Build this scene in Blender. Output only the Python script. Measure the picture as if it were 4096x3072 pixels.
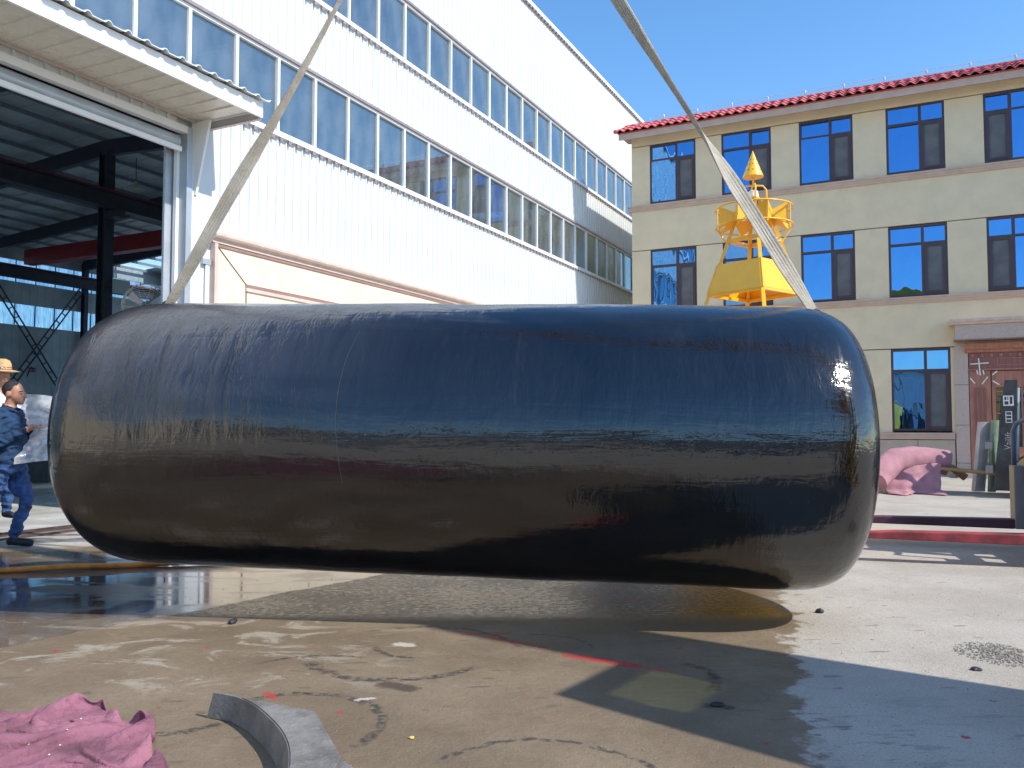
import bpy, bmesh, math, random
import numpy as np
from mathutils import Vector, Matrix, noise
R = math.radians
random.seed(7)
for o in list(bpy.data.objects): bpy.data.objects.remove(o)
S = bpy.context.scene
C = S.collection

# ------------------------------------------------------------------ camera, sky, sun, exposure
cam = bpy.data.cameras.new('camera'); camo = bpy.data.objects.new('camera', cam); C.objects.link(camo)
cam.sensor_width = 36; cam.lens = 36 * 3332 / 4096; cam.clip_start = .05; cam.clip_end = 2000
camo.location = (0, 0, 1.28); camo.rotation_euler = (R(90) + math.atan(164 / 3332), 0, 0)
S.camera = camo
SUN_EL, SUN_AZ = R(44), R(-31)                     # azimuth measured from +X
sun_dir = Vector((math.cos(SUN_EL) * math.cos(SUN_AZ), math.cos(SUN_EL) * math.sin(SUN_AZ), math.sin(SUN_EL)))
w = bpy.data.worlds.new('World'); S.world = w; w.use_nodes = True
nt = w.node_tree; bg = nt.nodes['Background']
sky = nt.nodes.new('ShaderNodeTexSky'); sky.sky_type = 'NISHITA'; sky.sun_disc = False
sky.sun_elevation = SUN_EL; sky.sun_rotation = R(90) - SUN_AZ
sky.air_density = 1.0; sky.dust_density = .3; sky.ozone_density = 2.5; sky.altitude = 0
hs_ = nt.nodes.new('ShaderNodeHueSaturation'); hs_.inputs['Saturation'].default_value = 1.2; nt.links.new(sky.outputs[0], hs_.inputs['Color'])
tn_ = nt.nodes.new('ShaderNodeMix'); tn_.data_type = 'RGBA'; tn_.blend_type = 'MULTIPLY'; tn_.inputs[0].default_value = 1; tn_.inputs[7].default_value = (.74, .765, .765, 1); nt.links.new(hs_.outputs[0], tn_.inputs[6]); nt.links.new(tn_.outputs[2], bg.inputs[0]); bg.inputs[1].default_value = .15
sl = bpy.data.lights.new('sun', 'SUN'); sl.energy = 2.5; sl.angle = R(.55); sl.color = (1, .94, .85)
so = bpy.data.objects.new('sun', sl); C.objects.link(so); so.location = (20, -12, 30)
so.rotation_euler = (-sun_dir).to_track_quat('-Z', 'Y').to_euler()
S.view_settings.view_transform = 'Standard'; S.view_settings.look = 'None'
S.view_settings.exposure = 1.2; S.view_settings.gamma = 1
S.cycles.diffuse_bounces = 8; S.cycles.max_bounces = 14; S.cycles.transparent_max_bounces = 16
S.render.resolution_x = 1024; S.render.resolution_y = 768

# ------------------------------------------------------------------ materials
class NT:
    def __init__(s, name):
        s.m = bpy.data.materials.new(name); s.m.use_nodes = True; s.t = s.m.node_tree
        s.b = s.t.nodes['Principled BSDF']; s.out = s.t.nodes['Material Output']
    def n(s, typ, **k):
        d = s.t.nodes.new(typ)
        for a, v in k.items(): setattr(d, a, v)
        return d
    def l(s, a, b): s.t.links.new(a, b)
    def put(s, sock, v):
        if isinstance(v, bpy.types.NodeSocket): s.l(v, sock)
        else: sock.default_value = v
    def math(s, op, a, b=0., c=None, clamp=False):
        d = s.n('ShaderNodeMath', operation=op, use_clamp=clamp); s.put(d.inputs[0], a); s.put(d.inputs[1], b)
        if c is not None: s.put(d.inputs[2], c)
        return d.outputs[0]
    def sstep(s, x, lo, hi, o0=0., o1=1.):
        d = s.n('ShaderNodeMapRange', interpolation_type='SMOOTHSTEP'); s.put(d.inputs[0], x)
        d.inputs[1].default_value = lo; d.inputs[2].default_value = hi; d.inputs[3].default_value = o0; d.inputs[4].default_value = o1
        return d.outputs[0]
    def mix(s, f, a, b, mode='MIX'):
        d = s.n('ShaderNodeMix', data_type='RGBA', blend_type=mode); s.put(d.inputs[0], f)
        for i, v in ((6, a), (7, b)):
            if isinstance(v, bpy.types.NodeSocket): s.l(v, d.inputs[i])
            else: d.inputs[i].default_value = (*v, 1) if len(v) == 3 else v
        return d.outputs[2]
    def coord(s, scale=(1, 1, 1), kind='Object'):
        tc = s.n('ShaderNodeTexCoord'); mp = s.n('ShaderNodeMapping'); mp.inputs['Scale'].default_value = scale
        s.l(tc.outputs[kind], mp.inputs[0]); return mp.outputs[0]
    def noise(s, vec, scale, detail=4, rough=.55, dist=0.):
        d = s.n('ShaderNodeTexNoise'); s.l(vec, d.inputs['Vector']); d.inputs['Scale'].default_value = scale
        d.inputs['Detail'].default_value = detail; d.inputs['Roughness'].default_value = rough; d.inputs['Distortion'].default_value = dist
        return d.outputs[0]
    def bump(s, h, strength, dist=.01, prev=None):
        d = s.n('ShaderNodeBump'); s.l(h, d.inputs['Height']); d.inputs['Strength'].default_value = strength; d.inputs['Distance'].default_value = dist
        if prev is not None: s.l(prev, d.inputs['Normal'])
        return d.outputs[0]

def pm(name, col, rough=.5, metal=0., var=.12, scale=6., bump=0., bscale=60., spec=.5, coat=0., stretch=(1, 1, 1), dirt=None, dirtcol=(.12, .1, .08)):
    k = NT(name); v = k.coord(stretch)
    nz = k.noise(v, scale, 5)
    f = k.sstep(nz, .3, .7)
    d = tuple(max(0, c * (1 - var)) for c in col); l = tuple(min(1, c * (1 + var)) for c in col)
    cc = k.mix(f, d, l)
    if dirt:
        nd = k.noise(v, scale * 3.1, 6, .65); cc = k.mix(k.sstep(nd, .75 - dirt, .95 - dirt, 0, .7), cc, dirtcol)
    k.l(cc, k.b.inputs['Base Color'])
    k.l(k.sstep(nz, .25, .75, max(.02, rough - .08), min(1, rough + .08)), k.b.inputs['Roughness'])
    k.b.inputs['Metallic'].default_value = metal; k.b.inputs['Specular IOR Level'].default_value = spec
    k.b.inputs['Coat Weight'].default_value = coat
    if bump: k.l(k.bump(k.noise(v, bscale, 4), bump), k.b.inputs['Normal'])
    return k.m

def glass_mat(name, refl, tint, base=.3, wavy=0., wscale=1.5, rough=.0, dust=0.):
    """coated window pane: mirror film over tinted transparent glass"""
    k = NT(name); k.t.nodes.remove(k.b)
    lw = k.n('ShaderNodeLayerWeight'); lw.inputs[0].default_value = .35
    g = k.n('ShaderNodeBsdfGlossy'); g.inputs['Color'].default_value = (*refl, 1); g.inputs['Roughness'].default_value = rough
    t = k.n('ShaderNodeBsdfTransparent'); t.inputs[0].default_value = (*tint, 1)
    if wavy:
        nb = k.bump(k.noise(k.coord((1, 1, .35)), wscale, 2, .5), wavy, .05); k.l(nb, g.inputs['Normal'])
    lw.inputs[0].default_value = .5; f = k.math('MULTIPLY_ADD', k.math('POWER', lw.outputs['Facing'], 3.), 1 - base, base, clamp=True)
    mx = k.n('ShaderNodeMixShader'); k.l(f, mx.inputs[0]); k.l(t.outputs[0], mx.inputs[1]); k.l(g.outputs[0], mx.inputs[2])
    if dust:
        df = k.n('ShaderNodeBsdfDiffuse'); df.inputs[0].default_value = (.5, .55, .6, 1); m3 = k.n('ShaderNodeMixShader')
        k.l(k.sstep(k.noise(k.coord((1, 1, .5)), 2.5, 5), .3, .75, dust * .5, dust * 1.6), m3.inputs[0]); k.l(mx.outputs[0], m3.inputs[1]); k.l(df.outputs[0], m3.inputs[2]); mx = m3
    k.l(mx.outputs[0], k.out.inputs[0]); return k.m

M = {}
M['white_metal'] = pm('white_metal', (.61, .64, .655), .5, 0, .04, 2, dirt=.08, dirtcol=(.5, .48, .45))
M['white_trim'] = pm('white_trim', (.8, .8, .8), .35, 0, .03, 3)
M['white_frame'] = pm('white_frame', (.74, .74, .76), .4, 0, .05, 3)
M['grey_metal'] = pm('grey_metal', (.42, .46, .5), .35, .3, .08, 3)
M['soffit'] = pm('soffit', (.62, .58, .5), .3, 0, .05, 2)
M['soffit_trim'] = pm('soffit_trim', (.55, .47, .42), .4, 0, .06, 3)
M['flashing'] = pm('flashing', (.3, .25, .25), .4, .2, .1, 4)
M['liner'] = pm('liner', (.60, .63, .61), .6, 0, .1, 1.5)
M['deck'] = pm('deck', (.68, .70, .68), .5, 0, .15, .8)
M['steel_dark'] = pm('steel_dark', (.06, .06, .08), .5, .1, .2, 3)
M['steel_red'] = pm('steel_red', (.42, .035, .04), .45, 0, .15, 2)
M['cream'] = pm('cream', (.72, .62, .47), .85, 0, .05, 5, .35, 140)
M['pink_stone'] = pm('pink_stone', (.57, .45, .39), .75, 0, .08, 6, .3, 120)
M['groove'] = pm('groove', (.28, .17, .15), .8, 0, .1, 5)
M['stucco'] = pm('stucco', (.67, .565, .39), .9, 0, .05, 2.2, .9, 55, dirt=.06, dirtcol=(.48, .42, .31))
M['stucco_core'] = pm('stucco_core', (.17, .14, .11), .9)
M['cornice'] = pm('cornice', (.49, .375, .315), .75, 0, .07, 4, .3, 120)
M['plinth'] = pm('plinth', (.42, .35, .28), .85, 0, .08, 4, .4, 110)
M['granite'] = pm('granite', (.46, .37, .32), .7, 0, .1, 30, .2, 150)
M['tile'] = pm('roof_tile', (.44, .085, .085), .5, 0, .35, 7, .4, 60, dirt=.1, dirtcol=(.1, .03, .03))
M['win_frame'] = pm('win_frame', (.055, .032, .042), .4, 0, .15, 4)
M['screen'] = pm('screen', (.11, .115, .125), .8, 0, .2, 3)
M['wood'] = pm('wood', (.36, .15, .10), .42, 0, .2, 3, .25, 40, stretch=(6, 6, .7))
M['wood_dark'] = pm('wood_dark', (.24, .09, .075), .45, 0, .2, 3, .2, 40, stretch=(6, 6, .7))
M['tape'] = pm('tape', (.7, .68, .62), .6)
M['yellow'] = pm('yellow', (.86, .46, .015), .36, 0, .06, 3, .05, 40, coat=.3)
M['lens_white'] = pm('lens_white', (.8, .8, .8), .25)
M['solar'] = pm('solar', (.02, .02, .03), .25)
M['sling'] = None
M['rope_orange'] = pm('rope_orange', (.62, .2, .02), .5, 0, .3, 8, .8, 120)
M['felt'] = pm('felt', (.235, .095, .13), .95, 0, .4, 4, 1.0, 60, dirt=.22, dirtcol=(.13, .035, .07))
M['felt_far'] = pm('felt_far', (.40, .20, .23), .95, 0, .14, 6, 1.0, 90, dirt=.12, dirtcol=(.33, .14, .2))
M['card'] = pm('card', (.34, .16, .09), .8)
M['plate'] = pm('plate', (.185, .178, .165), .7, .1, .3, 6, .7, 50, dirt=.2, dirtcol=(.3, .27, .22))
M['black_paint'] = pm('black_paint', (.045, .045, .05), .5, 0, .4, 5, dirt=.12, dirtcol=(.12, .1, .09))
M['blue_paint'] = pm('blue_paint', (.10, .15, .24), .4, 0, .2, 5)
M['tyre'] = pm('tyre', (.03, .029, .028), .85, 0, .3, 8, .5, 60, dirt=.15, dirtcol=(.2, .15, .09))
M['tyre_tan'] = pm('tyre_tan', (.36, .24, .12), .85, 0, .25, 8)
M['red_paint'] = pm('red_paint', (.27, .035, .04), .6, 0, .4, 5, dirt=.26, dirtcol=(.09, .03, .03))
M['fork_dark'] = pm('fork_dark', (.06, .02, .035), .5, 0, .5, 2.5, dirt=.1, dirtcol=(.3, .05, .04))
M['grey_paint'] = pm('grey_paint', (.25, .23, .22), .5, 0, .1, 4, dirt=.1)
M['pole_wood'] = pm('pole_wood', (.35, .23, .09), .7, 0, .2, 5)
M['poly_grey'] = pm('poly_grey', (.42, .41, .42), .35, 0, .2, 4)
M['green_box'] = pm('green_box', (.2, .3, .22), .5, 0, .2, 6)
M['green_paint'] = pm('green_paint', (.03, .32, .12), .4)
M['skin'] = pm('skin', (.42, .2, .12), .5, 0, .12, 20)
M['navy'] = pm('navy_knit', (.012, .045, .105), .9, 0, .25, 14, .8, 160)
M['navy_dark'] = pm('navy_dark', (.009, .014, .045), .9, 0, .2, 14, .6, 160)
M['denim'] = pm('denim', (.03, .08, .21), .85, 0, .35, 9, .8, 120)
M['shoe'] = pm('shoe', (.012, .014, .02), .7)
M['sole'] = pm('sole', (.6, .6, .6), .6)
M['hair'] = pm('hair', (.02, .017, .016), .6, 0, .5, 40, 1.0, 150)
M['straw'] = pm('straw', (.55, .36, .15), .8, 0, .2, 40, .8, 120)
M['white_cloth'] = pm('white_cloth', (.6, .6, .62), .9)
M['rubber_bit'] = pm('rubber_bit', (.02, .022, .03), .6)
M['grit'] = pm('grit', (.25, .22, .18), .9)
M['crust'] = pm('crust', (.27, .25, .22), .95, 0, .3, 30, 1.0, 80)
M['leaf'] = pm('leaf', (.55, .42, .1), .7)
M['crane_yellow'] = pm('crane_yellow', (.6, .33, .02), .4)
M['letter_white'] = pm('letter_white', (.75, .75, .75), .5)
M['scratch'] = pm('scratch', (.09, .09, .1), .6)
M['letter_grey'] = pm('letter_grey', (.4, .39, .38), .6, 0, .3, 20)
M['letter_red'] = pm('letter_red', (.25, .015, .02), .6)
M['wire'] = pm('wire', (.6, .6, .62), .4, .3)
M['fan_wire'] = pm('fan_wire', (.5, .48, .42), .35, .6)
M['lamp_shade'] = pm('lamp_shade', (.7, .68, .55), .5)
M['rail'] = pm('rail', (.12, .075, .06), .5, .4, .3, 6)
M['glass_wh'] = glass_mat('warehouse_glass', (.62, .74, .74), (.5, .58, .62), .26, .06, 1.2, dust=.10)
M['glass_rb'] = glass_mat('blue_mirror_glass', (.17, .46, .92), (.02, .06, .14), .62, .16, 2.2)
M['glass_cab'] = glass_mat('cab_glass', (.9, .95, .9), (.46, .53, .33), .04)

def frosted():
    k = NT('frosted_panel'); k.t.nodes.remove(k.b)
    tl = k.n('ShaderNodeBsdfTranslucent'); tr = k.n('ShaderNodeBsdfTransparent')
    nz = k.noise(k.coord((6, 1, .6)), 2.5, 4)
    k.l(k.mix(k.sstep(nz, .3, .7), (.5, .64, .72), (.78, .88, .92)), tl.inputs[0]); k.l(k.mix(k.sstep(nz, .3, .7), (.42, .55, .66), (.72, .82, .88)), tr.inputs[0])
    mx = k.n('ShaderNodeMixShader'); mx.inputs[0].default_value = .75
    k.l(tl.outputs[0], mx.inputs[1]); k.l(tr.outputs[0], mx.inputs[2]); k.l(mx.outputs[0], k.out.inputs[0]); return k.m
M['frosted'] = frosted()
M['purlin'] = pm('purlin', (.3, .31, .33), .5)
M['shop_floor'] = pm('shop_floor', (.66, .65, .61), .22, 0, .12, 1.2, dirt=.06, dirtcol=(.3, .28, .25))

def plastic_film():
    k = NT('plastic_film'); k.t.nodes.remove(k.b)
    df = k.n('ShaderNodeBsdfTranslucent'); df.inputs[0].default_value = (.9, .92, .95, 1)
    dd = k.n('ShaderNodeBsdfDiffuse'); dd.inputs[0].default_value = (.9, .92, .95, 1)
    gl = k.n('ShaderNodeBsdfGlossy'); gl.inputs['Roughness'].default_value = .12
    tr = k.n('ShaderNodeBsdfTransparent'); tr.inputs[0].default_value = (.93, .95, 1, 1)
    nb = k.bump(k.noise(k.coord((1, 1, 1)), 14, 3), .6, .03); k.l(nb, gl.inputs['Normal']); k.l(nb, dd.inputs['Normal'])
    m0 = k.n('ShaderNodeMixShader'); m0.inputs[0].default_value = .5; k.l(df.outputs[0], m0.inputs[1]); k.l(dd.outputs[0], m0.inputs[2])
    m1 = k.n('ShaderNodeMixShader'); m1.inputs[0].default_value = .2; k.l(m0.outputs[0], m1.inputs[1]); k.l(gl.outputs[0], m1.inputs[2])
    m2 = k.n('ShaderNodeMixShader'); k.l(k.sstep(k.noise(k.coord(), 7, 4), .35, .65, .5, .92), m2.inputs[0]); k.l(tr.outputs[0], m2.inputs[1]); k.l(m1.outputs[0], m2.inputs[2])
    k.l(m2.outputs[0], k.out.inputs[0]); return k.m
M['film'] = plastic_film()

def sling_mat():
    k = NT('sling_webbing'); v = k.coord()
    n1 = k.noise(v, 5, 6, .7); n2 = k.noise(v, 60, 3)
    c = k.mix(k.sstep(n1, .35, .65), (.34, .30, .24), (.44, .40, .33))
    c = k.mix(k.sstep(k.noise(v, 18, 5), .62, .8, 0, .35), c, (.2, .16, .12))
    k.l(c, k.b.inputs['Base Color']); k.b.inputs['Roughness'].default_value = .85
    k.l(k.bump(n2, .5), k.b.inputs['Normal']); return k.m
M['sling'] = sling_mat()

def tank_mat():
    k = NT('black_tank_coating')
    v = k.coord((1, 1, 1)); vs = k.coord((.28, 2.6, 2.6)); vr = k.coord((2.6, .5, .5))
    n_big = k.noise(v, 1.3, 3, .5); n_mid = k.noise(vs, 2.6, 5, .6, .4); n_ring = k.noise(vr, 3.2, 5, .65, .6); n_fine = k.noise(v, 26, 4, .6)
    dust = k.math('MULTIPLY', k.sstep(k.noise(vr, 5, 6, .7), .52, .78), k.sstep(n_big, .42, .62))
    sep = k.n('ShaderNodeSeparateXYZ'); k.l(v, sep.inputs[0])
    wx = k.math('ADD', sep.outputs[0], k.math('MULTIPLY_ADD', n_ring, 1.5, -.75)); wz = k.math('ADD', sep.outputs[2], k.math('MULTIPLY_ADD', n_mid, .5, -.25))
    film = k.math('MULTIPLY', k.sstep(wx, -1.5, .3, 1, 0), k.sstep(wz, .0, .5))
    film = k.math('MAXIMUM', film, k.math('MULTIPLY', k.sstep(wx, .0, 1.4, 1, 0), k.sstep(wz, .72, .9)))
    patch = k.math('MULTIPLY', k.sstep(k.math('ABSOLUTE', k.math('SUBTRACT', wx, .1)), .2, .6, 1, 0), k.math('MULTIPLY', k.sstep(wz, .05, .3), k.sstep(wz, .5, .72, 1, 0)))  # pale upper-centre patch: a reflection painted into the film colour
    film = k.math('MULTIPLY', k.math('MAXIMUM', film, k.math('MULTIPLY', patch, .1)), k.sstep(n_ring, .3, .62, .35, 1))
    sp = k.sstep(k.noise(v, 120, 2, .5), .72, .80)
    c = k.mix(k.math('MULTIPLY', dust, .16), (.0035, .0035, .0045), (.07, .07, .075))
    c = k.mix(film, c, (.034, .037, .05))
    c = k.mix(k.math('MULTIPLY', sp, .35), c, (.3, .3, .3))
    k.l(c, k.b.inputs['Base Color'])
    ro = k.math('ADD', k.sstep(n_mid, .35, .7, .05, .12), k.math('ADD', k.math('MULTIPLY', dust, .22), k.math('MULTIPLY', film, .12)))
    k.l(ro, k.b.inputs['Roughness'])
    k.b.inputs['Specular IOR Level'].default_value = 1.0
    n_wr = k.noise(k.coord((1.4, .8, .8)), 9, 4, .6, 1.2); b1 = k.bump(n_big, .16, .12); b2 = k.bump(n_ring, .2, .03, b1); b3 = k.bump(n_mid, .2, .03, b2); b3 = k.bump(n_wr, .14, .02, b3); b4 = k.bump(n_fine, .04, .006, b3)
    k.l(b4, k.b.inputs['Normal']); return k.m
M['tank'] = tank_mat()

def ground_mat():
    k = NT('concrete_yard'); v = k.coord()
    sep = k.n('ShaderNodeSeparateXYZ'); k.l(v, sep.inputs[0]); X, Y = sep.outputs[0], sep.outputs[1]
    n1 = k.noise(v, .9, 6, .62); n2 = k.noise(v, 4.5, 6, .65); n3 = k.noise(v, 22, 5, .65); n4 = k.noise(v, 90, 3, .6)
    vst = k.coord((.75, 1.25, 1)); n5 = k.noise(vst, 2.6, 9, .72, .9)
    # dry / damp border
    wob = k.math('ADD', k.math('MULTIPLY_ADD', n2, .8, -.4), k.math('MULTIPLY_ADD', n1, 1.0, -.5))
    bx = k.math('SUBTRACT', k.math('ADD', X, wob), k.math('MULTIPLY_ADD', Y, .27, .3))
    dry_r = k.sstep(bx, -.02, .07)
    far = k.sstep(k.math('ADD', Y, wob), 8.6, 9.2)
    near_gone = k.sstep(k.math('ADD', Y, wob), 1.6, 2.4, 1, 0)
    dry = k.math('MAXIMUM', k.math('MAXIMUM', dry_r, far), near_gone)
    # bleached patches on the left
    pl = k.math('MULTIPLY', k.sstep(n5, .515, .60), k.math('MULTIPLY', k.sstep(X, -1.5, -.2, 1, .12), k.sstep(Y, 3.9, 4.3)))
    # puddle on the left
    pc = k.math('SUBTRACT', k.math('MULTIPLY_ADD', k.math('SUBTRACT', Y, 4.84), .78, -2.97), k.math('ADD', X, k.math('MULTIPLY_ADD', n1, .5, -.25)))
    pud = k.math('MULTIPLY', k.sstep(pc, -.02, .05), k.sstep(k.math('ADD', Y, wob), 8.35, 8.6, 1, 0))
    # wet film below the tank, with the shade there deepened in its colour
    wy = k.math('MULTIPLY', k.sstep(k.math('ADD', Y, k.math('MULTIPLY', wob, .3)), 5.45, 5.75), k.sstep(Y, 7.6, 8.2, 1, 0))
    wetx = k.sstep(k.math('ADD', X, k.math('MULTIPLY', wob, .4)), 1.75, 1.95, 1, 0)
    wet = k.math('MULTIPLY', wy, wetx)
    damp_c = k.mix(k.sstep(n1, .35, .65), (.16, .118, .074), (.235, .18, .118))
    damp_c = k.mix(k.sstep(n3, .45, .75, 0, .35), damp_c, (.11, .085, .06))
    dry_c = k.mix(k.sstep(n1, .35, .65), (.36, .325, .275), (.45, .415, .36))
    dry_c = k.mix(k.sstep(n2, .56, .72, 0, .4), dry_c, (.27, .245, .21))
    dry_c = k.mix(k.sstep(n3, .3, .7, .12, 0), dry_c, (.2, .18, .16))
    c = k.mix(dry, damp_c, dry_c)
    c = k.mix(k.math('MULTIPLY', pl, .7), c, (.40, .36, .295))
    # dark damp spots and drips
    spot = k.math('MULTIPLY', k.sstep(k.noise(k.coord((.55, 1.5, 1)), 7.5, 3, .5), .64, .69), k.sstep(n1, .4, .6))
    c = k.mix(k.math('MULTIPLY', spot, .55), c, (.075, .055, .04))
    splash = k.math('MULTIPLY', k.sstep(k.noise(k.coord((.45, 1.6, 1)), 9, 4, .6), .55, .62), k.math('MULTIPLY', dry_r, k.sstep(Y, 3.4, 4.4, 1, 0)))
    c = k.mix(k.math('MULTIPLY', splash, .45), c, (.2, .19, .17))
    # scuffs
    def arc(cx, cy, rr, a0, a1, wd, ex=1.):
        dx = k.math('MULTIPLY', k.math('SUBTRACT', X, cx), ex); dy = k.math('SUBTRACT', Y, cy)
        ln = k.math('SQRT', k.math('ADD', k.math('MULTIPLY', dx, dx), k.math('MULTIPLY', dy, dy)))
        dd = k.math('ABSOLUTE', k.math('SUBTRACT', ln, k.math('ADD', rr, k.math('MULTIPLY_ADD', n2, .12, -.06))))
        m = k.sstep(dd, wd * .35, wd, 1, 0)
        an = k.math('ARCTAN2', dy, dx)
        m = k.math('MULTIPLY', m, k.math('MULTIPLY', k.sstep(an, a0 - .1, a0 + .15), k.sstep(an, a1 - .15, a1 + .1, 1, 0)))
        return m
    arcs = None
    for q in [(-.62, 4.78, .52, -2.75, -.6, .05), (-.55, 4.75, .6, .2, 2.2, .025), (-.98, 3.62, .42, -.6, 2.3, .035), (-1.5, 3.85, .33, -2.4, -.3, .03), (.72, 4.3, .32, -.75, .9, .04), (.1, 4.8, .38, .1, 1.6, .02), (-.5, 4.95, .3, -2.9, -1.6, .03), (.1, 3.0, .45, .3, 2.6, .02), (-1.0, 4.2, .5, 1.2, 2.4, .02)]:
        a_ = arc(*q); arcs = a_ if arcs is None else k.math('MAXIMUM', arcs, a_)
    brk = k.sstep(n3, .38, .58)
    c = k.mix(k.math('MULTIPLY', k.math('MULTIPLY', arcs, brk), .85), c, (.03, .03, .03))
    # red paint strokes
    def seg(x0, y0, x1, y1, wd):
        L2 = (x1 - x0) ** 2 + (y1 - y0) ** 2
        t = k.math('DIVIDE', k.math('ADD', k.math('MULTIPLY', k.math('SUBTRACT', X, x0), x1 - x0), k.math('MULTIPLY', k.math('SUBTRACT', Y, y0), y1 - y0)), L2, clamp=True)
        ex = k.math('SUBTRACT', X, k.math('MULTIPLY_ADD', t, x1 - x0, x0)); ey = k.math('SUBTRACT', Y, k.math('MULTIPLY_ADD', t, y1 - y0, y0))
        d = k.math('SQRT', k.math('ADD', k.math('MULTIPLY', ex, ex), k.math('MULTIPLY', ey, ey)))
        d = k.math('ADD', d, k.math('MULTIPLY_ADD', n3, .09, -.045))
        return k.sstep(d, wd * .4, wd, 1, 0)
    red = None
    for q in [(.32, 4.70, .66, 4.5, .06), (-.15, 5.1, .2, 4.86, .028), (-.3, 5.16, -.02, 5.2, .025), (-1.17, 4.05, -1.12, 3.99, .03), (.66, 4.5, .8, 4.4, .02)]:
        a_ = seg(*q); red = a_ if red is None else k.math('MAXIMUM', red, a_)
    specks = k.math('MULTIPLY', k.sstep(k.noise(v, 11, 2, .4), .735, .76), k.sstep(Y, 5.6, 6, 1, 0))
    red = k.math('MAXIMUM', k.math('MULTIPLY', red, k.sstep(n3, .3, .5, .55, 1)), specks)
    c = k.mix(k.math('MULTIPLY', red, .85), c, (.42, .03, .035))
    # red and blue-grey reflections on the wet strip, painted into its colour
    rs = k.math('MULTIPLY', k.sstep(k.noise(k.coord((1, 1.2, 1)), 4.2, 5, .65), .585, .615), k.math('MULTIPLY', wy, k.sstep(X, -1.6, -1.2)))
    rs = k.math('MULTIPLY', rs, wetx); 
    # oil stain and white splash
    oil = k.math('MAXIMUM', seg(-.62, 4.18, -.5, 4.12, .07), seg(.9, 3.87, .98, 3.85, .045))
    c = k.mix(k.math('MULTIPLY', oil, .8), c, (.05, .03, .022))
    whs = k.math('MAXIMUM', seg(-.66, 4.94, -.6, 4.92, .055), seg(-.72, 3.95, -.66, 3.97, .02)); c = k.mix(k.math('MULTIPLY', whs, .8), c, (.55, .52, .46))
    rust = k.math('MULTIPLY', k.sstep(k.noise(v, 1.7, 3), .55, .7), wet); c = k.mix(k.math('MULTIPLY', rust, .35), c, (.24, .1, .035))
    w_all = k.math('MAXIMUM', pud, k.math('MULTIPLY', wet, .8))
    c = k.mix(k.math('MAXIMUM', k.math('MULTIPLY', pud, .1), k.math('MULTIPLY', wet, .7)), c, (.056, .047, .048))  # wet tone, darkened further so the shade under the tank stays dark
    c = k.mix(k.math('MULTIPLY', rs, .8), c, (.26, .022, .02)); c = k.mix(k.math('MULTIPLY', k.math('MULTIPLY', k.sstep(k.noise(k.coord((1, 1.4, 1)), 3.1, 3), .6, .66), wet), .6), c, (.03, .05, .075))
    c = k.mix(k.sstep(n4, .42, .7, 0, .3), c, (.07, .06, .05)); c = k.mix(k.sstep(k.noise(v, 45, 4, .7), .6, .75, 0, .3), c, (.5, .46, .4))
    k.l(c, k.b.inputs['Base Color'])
    ro = k.math('MULTIPLY_ADD', n2, .25, .5)
    ro = k.math('ADD', ro, k.math('MULTIPLY', dry, .35))
    wr = k.sstep(k.math('ADD', k.math('MULTIPLY', n3, .6), k.math('MULTIPLY', n1, .4)), .38, .62, .2, .42)
    mixr = k.n('ShaderNodeMix', data_type='FLOAT'); k.l(wet, mixr.inputs[0]); k.l(ro, mixr.inputs[2]); k.l(wr, mixr.inputs[3])
    mix2 = k.n('ShaderNodeMix', data_type='FLOAT'); k.l(pud, mix2.inputs[0]); k.l(mixr.outputs[0], mix2.inputs[2]); k.l(k.sstep(k.noise(k.coord((.6, 1.6, 1)), 1.9, 6, .6, .8), .44, .62, .03, .26), mix2.inputs[3])
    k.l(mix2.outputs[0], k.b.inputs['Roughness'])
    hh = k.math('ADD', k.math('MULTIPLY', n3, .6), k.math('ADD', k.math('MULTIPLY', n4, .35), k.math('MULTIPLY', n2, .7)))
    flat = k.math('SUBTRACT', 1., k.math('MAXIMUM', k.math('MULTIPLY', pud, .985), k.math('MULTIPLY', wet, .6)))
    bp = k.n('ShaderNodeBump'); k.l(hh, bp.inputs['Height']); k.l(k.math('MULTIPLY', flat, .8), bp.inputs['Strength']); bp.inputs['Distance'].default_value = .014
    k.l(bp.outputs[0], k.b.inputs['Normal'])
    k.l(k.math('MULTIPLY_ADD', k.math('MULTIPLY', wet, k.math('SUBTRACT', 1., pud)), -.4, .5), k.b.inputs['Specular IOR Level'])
    return k.m
M['ground'] = ground_mat()

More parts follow.
